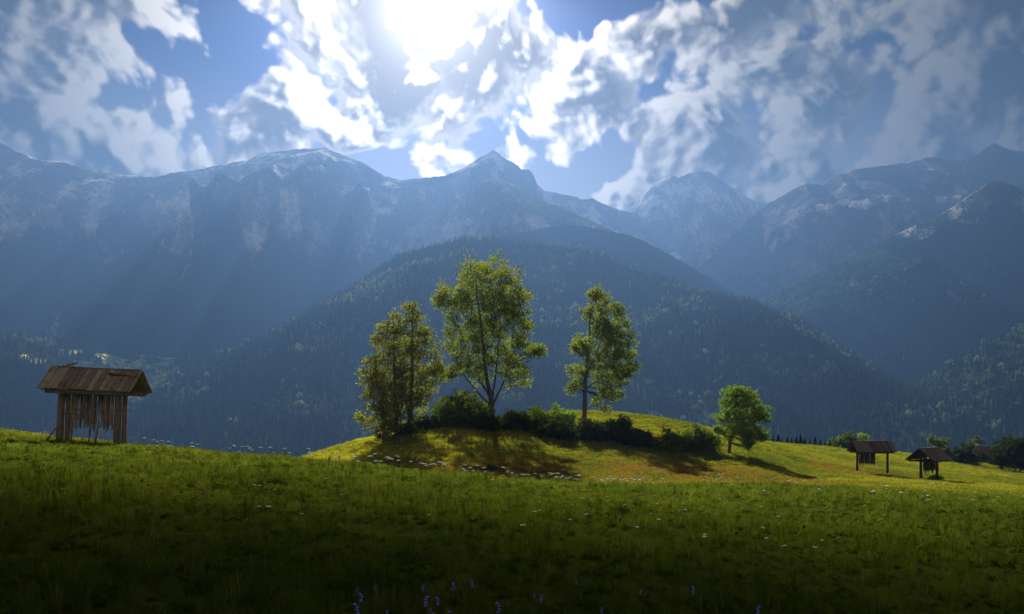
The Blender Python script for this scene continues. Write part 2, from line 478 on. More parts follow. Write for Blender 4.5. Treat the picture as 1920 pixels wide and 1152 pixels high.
FOREST = (0.016, 0.030, 0.014)
m_left = mountain_material("left range rock", 400, FOREST, (0.13, 0.14, 0.08), (0.30, 0.29, 0.29), 1.0)
m_far = mountain_material("far rock", 230, FOREST, (0.16, 0.16, 0.09), (0.34, 0.34, 0.34), 0.7)
m_right = mountain_material("right range rock", 320, FOREST, (0.06, 0.07, 0.05), (0.12, 0.12, 0.13), 0.22)
m_sh = mountain_material("shoulder pasture", 385, FOREST, (0.30, 0.32, 0.17), (0.42, 0.42, 0.40), 1.0)
m_rf = mountain_material("right front slope", 400, FOREST, (0.07, 0.08, 0.04), (0.15, 0.15, 0.15), 0.45, nscale=1.6)
m_spur = mountain_material("wooded spur floor", 900, (0.018, 0.032, 0.016), (0.1, 0.1, 0.05), (0.2, 0.2, 0.2), 0.4, nscale=2)
def wpt(u, v, Y): return ((u - 960) / F * Y, Y, CAMZ + (VH - v) * Y / F)

R1 = Range("left_mountain_range", [(-700, 290), (-400, 290), (-200, 265), (-60, 262), (0, 268), (30, 283), (70, 300), (110, 303), (150, 312), (180, 322), (230, 328), (290, 333), (320, 325), (370, 318), (420, 308), (465, 300), (490, 287), (540, 282), (560, 279), (600, 279), (610, 275), (622, 283), (640, 290), (680, 305), (720, 330), (750, 338), (800, 333), (835, 330), (870, 315), (900, 295), (925, 282), (937, 290), (950, 299), (970, 309), (977, 318), (992, 318), (1000, 328), (1006, 344), (1020, 357), (1060, 366), (1080, 369), (1090, 375), (1110, 372), (1130, 382), (1160, 394), (1190, 400), (1240, 430), (1300, 480)],
           [(-700, 1950), (0, 2100), (600, 2300), (925, 2420), (1300, 2550)], 1550, -150, m_left, "hazy rocky mountain range with a long jagged crest", spur=330, seed=1, nu=560, gp=1.5)
R3 = Range("dome_mountain", [(1040, 520), (1100, 460), (1140, 420), (1175, 397), (1220, 351), (1240, 338), (1260, 330), (1272, 333), (1290, 326), (1320, 321), (1332, 323), (1350, 333), (1390, 363), (1420, 381), (1432, 379), (1460, 395), (1540, 440), (1700, 560)],
           2780, 1950, -150, m_far, "pale blue dome shaped mountain closing the valley", spur=260, seed=2, nu=260)
R4 = Range("right_mountain_range", [(1240, 570), (1290, 520), (1340, 475), (1390, 425), (1435, 385), (1480, 360), (1500, 348), (1512, 342), (1520, 344), (1540, 346), (1562, 334), (1575, 324), (1583, 326), (1600, 318), (1650, 312), (1700, 305), (1725, 300), (1740, 295), (1760, 296), (1785, 302), (1810, 293), (1830, 291), (1850, 276), (1866, 268), (1880, 276), (1892, 281), (1920, 285), (2100, 262), (2500, 260)],
           [(1240, 2500), (1500, 2300), (1900, 2100), (2500, 1950)], 1500, -150, m_right, "dark blue mountain range with snow gullies under its crest", spur=230, seed=3, nu=380)
R2 = Range("shoulder_mountain", [(560, 640), (640, 540), (700, 482), (745, 440), (800, 409), (850, 376), (890, 350), (910, 340), (925, 335), (945, 340), (960, 347), (990, 366), (1030, 384), (1050, 386), (1070, 394), (1090, 405), (1110, 414), (1150, 432), (1200, 449), (1260, 480), (1320, 512), (1370, 542), (1400, 562), (1430, 600), (1480, 690)],
           [(560, 2000), (925, 1950), (1480, 1800)], 1480, -150, m_sh, "pale grassy pyramid shoulder in front of the peak", spur=200, seed=4, nu=340)
R2b = Range("wooded_spur", [(800, 640), (880, 520), (930, 462), (960, 440), (1000, 432), (1060, 421), (1090, 423), (1120, 429), (1180, 442), (1240, 469), (1300, 504), (1350, 536), (1395, 561), (1430, 585), (1470, 640), (1520, 720)],
            1680, 1400, -150, m_spur, "hazy wooded spur behind the forest hill", spur=160, seed=5, nu=260)
R5 = Range("right_front_mountain", [(1300, 680), (1340, 620), (1400, 572), (1430, 562), (1470, 543), (1520, 518), (1560, 497), (1640, 460), (1700, 430), (1740, 414), (1780, 393), (1830, 358), (1850, 345), (1868, 338), (1895, 346), (1920, 356), (1990, 340), (2100, 330), (2500, 300)],
           [(1300, 1680), (1700, 1620), (2500, 1450)], 1000, -150, m_rf, "dark wooded mountain flank with pale landslip scars", spur=190, seed=6, nu=380)
R7 = Range("left_low_hill", [(-500, 560), (-200, 600), (0, 640), (60, 632), (130, 648), (200, 655), (260, 664), (330, 672), (420, 690), (520, 720), (620, 800)],
           1060, 700, -140, m_spur, "dim wooded hill with small sunlit clearings", spur=150, seed=7, nu=260)
CLEAR = [R7.at(222, 684) + (34,), R7.at(296, 669) + (26,), R7.at(130, 660) + (22,), R7.at(60, 672) + (16,)]
m_low = mountain_material("low hill floor", 900, (0.022, 0.036, 0.018), (0.1, 0.1, 0.05), (0.2, 0.2, 0.2), 0.35, patch=CLEAR, nscale=3)
R7.o.data.materials.clear(); R7.o.data.materials.append(m_low)
m_hill = mountain_material("forest hill floor", 900, (0.020, 0.032, 0.016), (0.1, 0.1, 0.05), (0.2, 0.2, 0.2), 0.5, nscale=3)
R8 = Range("forest_hill", [(120, 800), (200, 752), (270, 716), (340, 692), (400, 672), (500, 632), (600, 582), (680, 532), (740, 492), (800, 469), (860, 454), (920, 448), (970, 456), (1050, 461), (1120, 476), (1200, 511), (1300, 546), (1400, 566), (1470, 591), (1540, 626), (1600, 671), (1680, 721), (1760, 771), (1830, 815), (1900, 880)],
           [(120, 920), (400, 1030), (800, 1290), (1050, 1350), (1400, 1230), (1900, 920)], 450, -150, m_hill, "broad forested hill rising behind the trees", spur=170, amp=0.6, seed=8, nu=520, nt=200, gp=1.15)
CLEAR8 = [R8.at(972, 742) + (8,), R8.at(950, 737) + (8,), R8.at(1235, 785) + (12,), R8.at(560, 650) + (10,)]
m_hill = mountain_material("forest hill clearings", 900, (0.020, 0.032, 0.016), (0.1, 0.1, 0.05), (0.2, 0.2, 0.2), 0.5, patch=CLEAR8, nscale=3)
R8.o.data.materials.clear(); R8.o.data.materials.append(m_hill)
R6 = Range("near_wooded_slope", [(1500, 900), (1560, 830), (1640, 765), (1700, 727), (1760, 698), (1830, 655), (1880, 630), (1920, 610), (2050, 560), (2400, 480)],
           1000, 500, -150, m_spur, "dark wooded slope at the edge of the valley", spur=130, amp=0.8, seed=9, nu=220)

# ------------------------------------------------------------------ instanced woods and grass ("stuff")
def proto_collection(name, objs):
    c = bpy.data.collections.new(name)
    for o in objs: c.objects.link(o)
    return c
def instance_stuff(name, pts, scl, rotz, protos, label, tilt=0.0, tint=None, seed=3):
    """one object whose points carry copies of a few plants"""
    n = len(pts); r = np.random.default_rng(seed)
    me = bpy.data.meshes.new(name); me.vertices.add(n); me.vertices.foreach_set('co', np.asarray(pts, np.float32).ravel())
    a = me.attributes.new('size', 'FLOAT_VECTOR', 'POINT'); a.data.foreach_set('vector', np.asarray(scl, np.float32).ravel())
    rot = np.stack([r.normal(0, tilt, n), r.normal(0, tilt, n), rotz], 1).astype(np.float32)
    a = me.attributes.new('turn', 'FLOAT_VECTOR', 'POINT'); a.data.foreach_set('vector', rot.ravel())
    a = me.attributes.new('tint', 'FLOAT', 'POINT'); a.data.foreach_set('value', np.asarray(tint if tint is not None else r.random(n), np.float32))
    o = link(name, me)
    ng = bpy.data.node_groups.new(name, 'GeometryNodeTree')
    ng.interface.new_socket('Geometry', in_out='INPUT', socket_type='NodeSocketGeometry')
    ng.interface.new_socket('Geometry', in_out='OUTPUT', socket_type='NodeSocketGeometry')
    N = ng.nodes.new; L = ng.links.new
    gi, go = N('NodeGroupInput'), N('NodeGroupOutput')
    ci = N('GeometryNodeCollectionInfo'); ci.inputs['Collection'].default_value = proto_collection(name + " kinds", protos)
    ci.inputs['Separate Children'].default_value = True; ci.inputs['Reset Children'].default_value = True
    ip = N('GeometryNodeInstanceOnPoints'); ip.inputs['Pick Instance'].default_value = True
    rv = N('FunctionNodeRandomValue'); rv.data_type = 'INT'
    rv.inputs[4].default_value = 0; rv.inputs[5].default_value = len(protos) - 1
    L(rv.outputs[2], ip.inputs['Instance Index'])
    def named(nm, t):
        k = N('GeometryNodeInputNamedAttribute'); k.data_type = t; k.inputs[0].default_value = nm; return k.outputs[0]
    mp = N('GeometryNodeMeshToPoints')
    L(gi.outputs[0], mp.inputs[0]); L(mp.outputs[0], ip.inputs['Points']); L(ci.outputs[0], ip.inputs['Instance'])
    L(named('turn', 'FLOAT_VECTOR'), ip.inputs['Rotation']); L(named('size', 'FLOAT_VECTOR'), ip.inputs['Scale'])
    L(ip.outputs[0], go.inputs[0])
    md = o.modifiers.new("instances", 'NODES'); md.node_group = ng
    return tag(o, label, kind="stuff")

def conifer_mesh(name, seed, mat, tiers=9, wide=0.20):
    r = np.random.default_rng(seed); V = []; Fc = []
    for k in range(tiers):
        z0 = 0.06 + 0.92 * k / tiers; rad = wide * (1 - (k / tiers) ** 1.15) + 0.012
        n = 9 if k < tiers - 2 else 6
        for i in range(n):
            a = 2 * math.pi * (i + r.random() * .8) / n; ln = rad * (0.65 + 0.6 * r.random()); w = 0.42 * rad + 0.01
            dz = -0.06 - 0.05 * r.random(); c, s = math.cos(a), math.sin(a); b = len(V)
            V += [(0, 0, z0 + 0.09), (c * ln * .55 - s * w, s * ln * .55 + c * w, z0 + dz * .3), (c * ln, s * ln, z0 + dz), (c * ln * .55 + s * w, s * ln * .55 - c * w, z0 + dz * .3)]
            Fc.append((b, b + 1, b + 2, b + 3))
    b = len(V); V += [(.012, 0, 0), (-.006, .01, 0), (-.006, -.01, 0), (0, 0, 1.0)]
    Fc += [(b, b + 1, b + 3), (b + 1, b + 2, b + 3), (b + 2, b, b + 3)]
    return mesh_from(name, V, Fc, [mat])
def broadleaf_mesh(name, seed, mat, n=170):
    r = np.random.default_rng(seed); V = []; Fc = []
    cs = r.normal(0, 1, (9, 3)); cs /= np.linalg.norm(cs, axis=1)[:, None]; cs *= r.uniform(.06, .2, (9, 1)); cs[:, 2] = cs[:, 2] * 1.5 + .58
    for i in range(n):
        c = cs[r.integers(9)] + (lambda d: d / np.linalg.norm(d))(r.normal(0, 1, 3)) * r.uniform(.07, .14)
        a, b_ = r.normal(0, 1, (2, 3)); a *= .05 / np.linalg.norm(a); b_ *= .05 / np.linalg.norm(b_); k = len(V)
        V += [c - a, c + b_, c + a, c - b_]; Fc.append((k, k + 1, k + 2, k + 3))
    k = len(V); V += [(.015, 0, 0), (-.01, .012, 0), (-.01, -.012, 0), (0, 0, .6)]
    Fc += [(k, k + 1, k + 3), (k + 1, k + 2, k + 3), (k + 2, k, k + 3)]
    return mesh_from(name, V, Fc, [mat])
def wood_material(name, a, b):
    m, nt, out = new_mat(name)
    c = mixc(nt, rnd(nt), a, b)
    leafy_shader(nt, out, c, 0.25); return m
mc = wood_material("spruce green", (0.024, 0.052, 0.034), (0.085, 0.135, 0.080))
ml = wood_material("sunlit larch green", (0.14, 0.20, 0.09), (0.28, 0.34, 0.16))  # paler foliage, its brightness also standing for sunlit crowns
CON = [bpy.data.objects.new("conifer", conifer_mesh("conifer", i, mc, 8 + i % 3, 0.17 + 0.03 * (i % 2))) for i in range(4)]
LAR = [bpy.data.objects.new("larch", conifer_mesh("larch", 20 + i, ml, 8, 0.2)) for i in range(2)]
BRD = [bpy.data.objects.new("broadleaf", broadleaf_mesh("broadleaf", 40 + i, ml)) for i in range(2)]
def forest(name, R, n, h, label, seed, zmax=None, tmax=1.0, light=0.18, clear=None):
    P = R.scatter(n, tmax, zmax, clear, seed)
    r = np.random.default_rng(seed + 50)
    lo = fbm(P[:, 0] / 120 + seed, P[:, 2] / 70 + P[:, 1] / 200, 3) + r.normal(0, .22, len(P))
    pick = lo > np.quantile(lo, 1 - light)
    for nm, sel, pr, k in ((name, ~pick, CON, 1.0), (name + "_pale", pick, LAR + BRD, 0.85)):
        Q = P[sel]; s = h * k * (0.5 + 0.85 * r.random(len(Q)) ** 1.5 + 0.25 * fbm(Q[:, 0] / 50, Q[:, 2] / 40, 2)); w = s * r.uniform(.8, 1.25, len(Q))
        Q = Q - np.array([0, 0, 0.6])
        instance_stuff(nm, Q, np.stack([w, w, s], 1), r.uniform(0, 6.28, len(Q)), pr, label if sel is not pick else "paler larches and broadleaf trees, coloured as if sunlit, among the " + label.split(' ', 1)[1], 0.03, seed=seed)
forest("spur_trees", R2b, 9000, 9, "dim spruce forest on the hazy spur", 12, light=0.1)
forest("flank_trees", R5, 15000, 8.5, "dim spruce forest on the mountain flank", 13, zmax=330, light=0.12)
forest("slope_trees", R6, 7000, 11, "dark spruce forest at the valley edge", 14, light=0.15)
def _clear8(P, r):
    k = fbm(P[:, 0] / 90 + 5, P[:, 1] / 90, 3) > -0.55
    for c in CLEAR8: k &= np.linalg.norm(P - np.array(c[:3]), axis=1) > c[3] * .9
    return k
def _clear(P, r):
    k = np.ones(len(P), bool)
    for c in CLEAR: k &= np.linalg.norm(P - np.array(c[:3]), axis=1) > c[3] * .9
    return k & (fbm(P[:, 0] / 60, P[:, 2] / 60, 3) > -0.35)
forest("low_hill_trees", R7, 9000, 11, "dim mixed forest round small clearings", 15, light=0.25, clear=_clear)
forest("treeline_trees", R1, 14000, 9.5, "sparse spruces up to the tree line", 16, zmax=370, light=0.05)

forest("forest_trees", R8, 36000, 11.5, "dark spruce forest covering the broad hill", 11, tmax=0.93, light=0.24, clear=_clear8)

# ------------------------------------------------------------------ haze
HAZE_DENSITY = 2.7e-4
mh, nth, outh = new_mat("mountain haze")
pv = nth.nodes.new('ShaderNodeVolumePrincipled')
pv.inputs['Color'].default_value = (0.080, 0.160, 0.335, 1)
pv.inputs['Density'].default_value = HAZE_DENSITY
pv.inputs['Anisotropy'].default_value = 0.5
nth.links.new(pv.outputs[0], outh.inputs['Volume'])
hx, hy0, hy1, hz0, hz1 = 5200, -300, 4200, -152, 745
hv = [(-hx, hy0, hz0), (hx, hy0, hz0), (hx, hy1, hz0), (-hx, hy1, hz0), (-hx, hy0, hz1), (hx, hy0, hz1), (hx, hy1, hz1), (-hx, hy1, hz1)]
haze = tag(link("haze", mesh_from("haze", hv, [(0, 3, 2, 1), (4, 5, 6, 7), (0, 1, 5, 4), (1, 2, 6, 5), (2, 3, 7, 6), (3, 0, 4, 7)], [mh])), "blue mountain haze filling the valley", kind="stuff")

# ------------------------------------------------------------------ an unseen cloud, added to shade the near meadow
def shade_cloud_material():
    m, nt, out = new_mat("shade cloud white")
    d = nt.nodes.new('ShaderNodeBsdfDiffuse'); d.inputs[0].default_value = (.8, .8, .8, 1)
    nt.links.new(d.outputs[0], out.inputs[0]); return m
def build_shade_cloud():
    r = np.random.default_rng(5)
    zc = 850.0; k = (zc - 0) / SUN.z; off = Vector(SUN) * k
    # parts of the meadow it shades: (x, y, half width, half depth)
    me = bpy.data.meshes.new("shading_cloud"); V = []; Fc = []
    def lump(cx, cyy, cz, rx, ry, rz):
        nu, nv = 28, 16
        th = np.linspace(0, 2 * np.pi, nu, endpoint=False)[:, None]; ph = np.linspace(0.02, np.pi - .02, nv)[None, :]
        x, y, z = np.cos(th) * np.sin(ph), np.sin(th) * np.sin(ph), np.cos(ph) + 0 * th
        k = 1 + 0.22 * fbm(x * 2 + cx * .03, y * 2 + z * 2 + cyy * .03, 4)
        z = np.where(z < 0, z * 0.55, z)
        P = np.stack([cx + x * k * rx, cyy + y * k * ry, cz + z * k * rz], -1).reshape(-1, 3)
        b = len(V); V.extend(P.tolist())
        for i in range(nu):
            for j in range(nv - 1):
                a0 = b + i * nv + j; a1 = b + ((i + 1) % nu) * nv + j
                Fc.append((a0, a1, a1 + 1, a0 + 1))
    for i in range(46):                              # the ragged front edge
        x = r.uniform(-150, 150); edge = 27 + 7 * math.sin(x / 23.0) - max(0, -x - 12) * 0.10 + max(0, x - 25) * 0.25
        ry = r.uniform(26, 52); y = edge + 6 - ry * 1.02 - r.uniform(0, 22) - r.uniform(0, 120) * (i % 3 > 0)
        lump(x + off.x, y + off.y, zc, r.uniform(28, 50), ry, r.uniform(18, 30))
    for i in range(120):                             # the added bank behind it, cutting skylight over the meadow
        q = r.random(); ry = r.uniform(120, 220); rx = r.uniform(120, 240)
        y = off.y - 60 - ry - q * 2200; x = off.x + r.uniform(-1, 1) * (150 + 900 * min(1, q * 3))
        lump(x, y, zc + 60 + 40 * r.random(), rx, ry, r.uniform(60, 110))
    me = mesh_from("shading_cloud", V, Fc, [shade_cloud_material()], True)
    tag(link("cloud", me), "unseen white cloud added high up to shade the near meadow", kind="structure")
build_shade_cloud()

# ------------------------------------------------------------------ trees and shrubs
def bark_material(name, a, b):
    m, nt, out = new_mat(name); P = objco(nt)
    n = noise(nt, P.vm('MULTIPLY', (6, 6, 1.5)), 1.5, 5, .65)
    principled(nt, out, mixc(nt, n.ss(.35, .7), a, b), 1, 0, bump(nt, n, .6, .05)); return m
BARK = bark_material("grey bark", (0.050, 0.038, 0.026), (0.16, 0.13, 0.10))
def leaf_material(name, a, b, c, trans=0.5):
    """two greens and a warm tint, autumn colour and painted sun glow, mixed leaf by leaf and bough by bough"""
    m, nt, out = new_mat(name)
    t = attr(nt, 'leaf_tint', 'Color').xyz()
    col = mixc(nt, t[0], a, b); col = mixc(nt, t[1], col, c)
    tc = mixc(nt, 1.0, col, (1.45, 1.60, 0.7), 'MULTIPLY')
    leafy_shader(nt, out, col, trans, tc); return m
LEAF_ASPEN = leaf_material("aspen leaf", (0.075, 0.118, 0.020), (0.155, 0.20, 0.034), (0.25, 0.20, 0.028))
LEAF_BIRCH = leaf_material("sun tinted ash leaf", (0.080, 0.110, 0.020), (0.165, 0.185, 0.034), (0.28, 0.20, 0.028))
LEAF_GREEN = leaf_material("young maple leaf", (0.070, 0.125, 0.018), (0.13, 0.20, 0.026), (0.20, 0.20, 0.02))
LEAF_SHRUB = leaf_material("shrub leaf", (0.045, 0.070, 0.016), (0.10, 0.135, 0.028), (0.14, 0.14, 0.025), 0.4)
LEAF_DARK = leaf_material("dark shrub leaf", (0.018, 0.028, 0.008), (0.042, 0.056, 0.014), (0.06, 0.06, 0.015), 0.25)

def tube(V, Fc, pts, radii, n=7):
    b0 = len(V); pts = [Vector(p) for p in pts]
    for i, p in enumerate(pts):
        d = (pts[min(i + 1, len(pts) - 1)] - pts[max(i - 1, 0)]).normalized()
        a = d.orthogonal().normalized() if abs(d.z) > .95 else d.cross(Vector((0, 0, 1))).normalized()
        c = d.cross(a)
        for k in range(n):
            t = 2 * math.pi * k / n; V.append(tuple(p + (a * math.cos(t) + c * math.sin(t)) * radii[i]))
    for i in range(len(pts) - 1):
        for k in range(n):
            q = b0 + i * n + k; w = b0 + i * n + (k + 1) % n
            Fc.append((q, w, w + n, q + n))
    Fc.append(tuple(b0 + k for k in range(n))[::-1]); Fc.append(tuple(b0 + (len(pts) - 1) * n + k for k in range(n)))

def leaves_mesh(name, C, tint, size, mat, r, up=0.3):
    n = len(C)
    a = r.normal(0, 1, (n, 3)); a /= np.linalg.norm(a, axis=1)[:, None]
    b = np.cross(a, r.normal(0, 1, (n, 3))); b /= np.linalg.norm(b, axis=1)[:, None]
    s = size * r.uniform(.6, 1.3, (n, 1)); a = a * s; b = b * s * 0.62
    V = np.stack([C - a, C + b - a * .1, C + a, C - b - a * .1], 1).reshape(-1, 3)
    me = mesh_from(name, V, np.arange(4 * n).reshape(n, 4), [mat])
    at = me.color_attributes.new('leaf_tint', 'FLOAT_COLOR', 'POINT')
    tc = np.zeros((n, 4, 4), np.float32); tc[..., 0] = tint[:, :1]; tc[..., 1] = tint[:, 1:2]; tc[..., 3] = 1
    at.data.foreach_set('color', tc.ravel()); return me

def lobed_crown(lobes, r, dens, clump, per, depth=0.85, thin=0.0):
    """clumps of leaves filling lobes (x, z, radius, autumn and sun tint) whose crown is as deep as it is wide"""
    zs = np.array([l[1] for l in lobes]); xs = np.array([l[0] for l in lobes]); rs = np.array([l[2] for l in lobes])
    C, T, anchors = [], [], []
    for (x, z, rad, autumn_sun) in lobes:
        near = np.abs(zs - z) < rad + rs
        x0, x1 = (xs - rs)[near].min(), (xs + rs)[near].max(); xc, hw = (x0 + x1) / 2, (x1 - x0) / 2 + 1e-3
        hd = max(hw * depth * math.sqrt(max(0.0, 1 - min(1, abs(x - xc) / hw) ** 2)) - rad * .5, rad * .25)
        m = max(1, int(round(1 + hd / rad)))
        for q in range(m):
            yc = r.uniform(-hd, hd) if m > 1 else r.uniform(-hd, hd) * .5
            anchors.append((x, yc, z, rad))
            k = max(3, int(dens * (rad / clump) ** 2.1))
            d = r.normal(0, 1, (k, 3)); d /= np.linalg.norm(d, axis=1)[:, None]
            cc = np.array([x, yc, z]) + d * (rad * (r.uniform(.1, 1.0, (k, 1)) ** .5 * 1.12 + np.abs(r.normal(0, .10, (k, 1)))))
            ct = np.clip(r.normal(.45, .3, k), 0, 1); ca = np.clip(autumn_sun + r.normal(0, .22, k), 0, 1)
            for c, t1, t2 in zip(cc, ct, ca):
                w = r.normal(0, .5, (per, 3)) * clump * np.array([1, 1, .75])
                C.append(c + w); T.append(np.stack([np.clip(t1 + r.normal(0, .2, per), 0, 1), np.clip(t2 + r.normal(0, .15, per), 0, 1)], 1))
    return np.concatenate(C), np.concatenate(T), anchors

def leafy_tree(name, label, base, Y, lobes, stems, leaf_mat, seed, dens=2.0, clump=.55, per=34, leaf=.15, trunk_r=.28, group=None, depth=.85, cat="tree", dz=-0.1, fat=.9):
    """base (u, v) and outlines in photograph pixels at distance Y; stems are lists of (u, v, side)"""
    r = np.random.default_rng(seed); k = Y / F; ub, vb = base
    P = gpt(ub, Y); o = empty(name, P + Vector((0, 0, dz)))
    loc = lambda u, v: ((u - ub) * k, (vb - v) * k)
    L = [(*loc(l[0], l[1]), l[2] * k * fat, l[3] if len(l) > 3 else 0.12) for l in lobes]  # fourth value: autumn tint, raised on top boughs for sun shining through
    C, T, anch = lobed_crown(L, r, dens, clump, per, depth)
    V, Fc = [], []; nodes = []
    for st in stems:
        pts = [Vector((loc(p[0], p[1])[0], p[2] * k if len(p) > 2 else 0, loc(p[0], p[1])[1])) for p in st]
        fine = []
        for i in range(len(pts) - 1):
            for q in range(4): fine.append(pts[i].lerp(pts[i + 1], q / 4) + Vector(r.normal(0, .04, 3)) * (1 if i or q else 0))
        fine.append(pts[-1]); n = len(fine); r0 = trunk_r * (1.0 if st is stems[0] else .36)
        rad = [max(.03, r0 * (1 - .9 * i / (n - 1)) * (1.35 if i == 0 else 1)) for i in range(n)]
        tube(V, Fc, fine, rad, 8); nodes += [(p, q) for p, q in zip(fine, rad)][1:]
    for (x, y, z, rad) in anch:                     # a limb from the nearest lower stem point to every bough, and twigs in it
        A = Vector((x, y, z)); best = None; top = max(p.z for p, q in nodes)
        for p, q in nodes:
            h = math.hypot(A.x - p.x, A.y - p.y); rise = A.z - p.z
            if rise < (.35 if z > .45 * top else -.15) * h or p.z < .2 * top: continue
            s = h + .5 * rise
            if best is None or s < best[0]: best = (s, p, q)
        if best is None: continue
        p, q = best[1], best[2]; mid = p.lerp(A, .55) + Vector((0, 0, -.12 * (A - p).length)) + Vector(r.normal(0, .08, 3)) * (A - p).length
        q = min(q * .6, .035 + .012 * (A - p).length)
        tube(V, Fc, [p, p.lerp(mid, .5) , mid, A], [q, q * .8, q * .6, q * .3], 5)
        for t in range(int(3 + rad * 2.2)):
            d = Vector(r.normal(0, 1, 3)); d.z = abs(d.z) * .8; d.normalize()
            s0 = mid.lerp(A, r.uniform(.2, 1)); tube(V, Fc, [s0, s0 + d * rad * .55 + Vector(r.normal(0, .05, 3)), s0 + d * rad], [q * .3, q * .2, .012], 3)
    link("trunk", mesh_from("trunk", V, Fc, [BARK], True), o)
    link("crown", leaves_mesh("crown", C, T, leaf, leaf_mat, r), o)
    tag(o, label, cat, group); return o

G_TREES = "trees on the mound"
leafy_tree("leafy_tree", "tallest leafy tree with a broad domed crown over a pale forked trunk", (925, 800), 84,
    [(885, 510, 30, .35), (925, 500, 26, .3), (955, 512, 24, .3), (900, 542, 38), (948, 552, 34), (833, 549, 21, .3), (852, 562, 20), (872, 566, 22), (980, 552, 17, .2), (962, 578, 26),
     (895, 604, 40), (846, 590, 15), (957, 606, 34), (860, 642, 26), (917, 646, 40), (968, 658, 26), (1001, 662, 16), (1012, 655, 7), (866, 680, 20), (902, 690, 30), (962, 694, 27), (979, 708, 15), (850, 620, 16), (930, 585, 38), (985, 610, 10), (978, 640, 16), (845, 700, 10), (828, 565, 12)],
    [[(925, 800), (923, 775), (921, 748), (912, 700), (905, 640), (897, 570), (890, 520)], [(922, 752), (928, 710), (934, 650), (938, 590), (940, 510)], [(923, 758), (945, 715), (958, 665), (962, 600)], [(920, 745), (895, 700), (872, 650), (850, 575)], [(922, 760), (890, 728), (862, 690), (848, 640)]],
    LEAF_ASPEN, 21, dens=1.9, clump=.6, per=50, leaf=.105, trunk_r=.34, group=G_TREES)
leafy_tree("leafy_tree", "slim leafy tree with a pointed peak rising above its two close neighbours", (768, 800), 79,
    [(773, 564, 11, .35), (774, 582, 16, .10), (776, 600, 20), (790, 622, 22), (797, 612, 16), (762, 625, 20), (770, 660, 34), (808, 655, 24), (768, 702, 34), (811, 692, 22), (826, 676, 12), (764, 735, 30), (798, 724, 22), (785, 750, 18), (820, 700, 14)],
    [[(768, 806), (769, 760), (772, 700), (774, 640), (773, 560)], [(769, 770), (785, 710), (800, 650)], [(768, 775), (756, 720), (760, 640)]],
    LEAF_BIRCH, 22, dens=1.8, clump=.55, per=50, leaf=.105, trunk_r=.30, group=G_TREES, fat=1.0)
leafy_tree("leafy_tree", "bushy tree with a shoulder tinted rusty like sunlit leaves just beside the slim pointed tree", (744, 805), 77,
    [(735, 582, 13, .30), (728, 594, 16, .25), (749, 600, 18, .15), (720, 612, 14, .35), (708, 624, 14, .30), (745, 630, 24), (724, 650, 26), (752, 668, 28), (726, 695, 30), (756, 705, 26), (735, 735, 26), (750, 760, 24)],
    [[(744, 810), (743, 760), (740, 690), (738, 590)], [(743, 765), (728, 700), (716, 630)]],
    LEAF_BIRCH, 23, dens=1.8, clump=.55, per=50, leaf=.105, trunk_r=.25, group=G_TREES, fat=1.0)
leafy_tree("leafy_tree", "low leaning leafy tree at the outer edge of the three stem clump", (720, 808), 75,
    [(704, 668, 20, .35), (691, 690, 18, .15), (687, 712, 14, .15), (710, 705, 22), (720, 735, 24), (684, 762, 13), (706, 778, 18), (713, 756, 20), (735, 770, 20), (695, 735, 14, .20), (728, 790, 14)],
    [[(720, 812), (722, 775), (714, 730), (704, 670)], [(721, 780), (705, 760), (692, 700)]],
    LEAF_BIRCH, 24, dens=1.9, clump=.5, per=50, leaf=.105, trunk_r=.2, group=G_TREES, fat=1.0)
leafy_tree("leafy_tree", "lone slender leafy tree with a straight bare lower trunk", (1095, 783), 97,
    [(1108, 558, 13, .3), (1127, 556, 14, .4), (1118, 544, 11, .4), (1138, 572, 21, .4), (1102, 576, 13), (1160, 580, 15, .3), (1120, 594, 21), (1147, 600, 26), (1166, 608, 16, .2), (1133, 628, 28), (1085, 635, 11, .2), (1075, 647, 10, .3), (1096, 649, 14), (1173, 635, 16), (1153, 649, 26), (1184, 667, 13), (1119, 673, 24), (1160, 680, 26), (1077, 688, 12, .2), (1092, 694, 13), (1180, 687, 14), (1133, 701, 24), (1166, 705, 17), (1071, 722, 10), (1085, 715, 11), (1136, 725, 20), (1158, 737, 14), (1120, 748, 9), (1135, 760, 7)],
    [[(1095, 786), (1096, 740), (1099, 690), (1104, 640), (1107, 590), (1110, 540)], [(1099, 700), (1122, 650), (1138, 590), (1135, 560)], [(1098, 725), (1125, 705), (1150, 680)]],
    LEAF_ASPEN, 25, dens=2.2, clump=.55, per=50, leaf=.105, trunk_r=.30, group=G_TREES, depth=.9)
leafy_tree("leafy_tree", "small bright green round tree standing apart on the mound's open flank", (1366, 842), 80,
    [(1372, 730, 13), (1396, 729, 13), (1383, 724, 9), (1413, 739, 14), (1362, 746, 11), (1386, 754, 19), (1420, 763, 17), (1355, 774, 12), (1379, 781, 19), (1407, 785, 20), (1433, 774, 11), (1349, 795, 8), (1369, 805, 14), (1396, 809, 15), (1427, 802, 13), (1403, 823, 8), (1434, 810, 7)],
    [[(1366, 846), (1369, 820), (1376, 785), (1383, 745)], [(1370, 815), (1392, 790), (1412, 760)]],
    LEAF_GREEN, 26, dens=2.6, clump=.42, per=46, leaf=.095, trunk_r=.20, group=G_TREES)

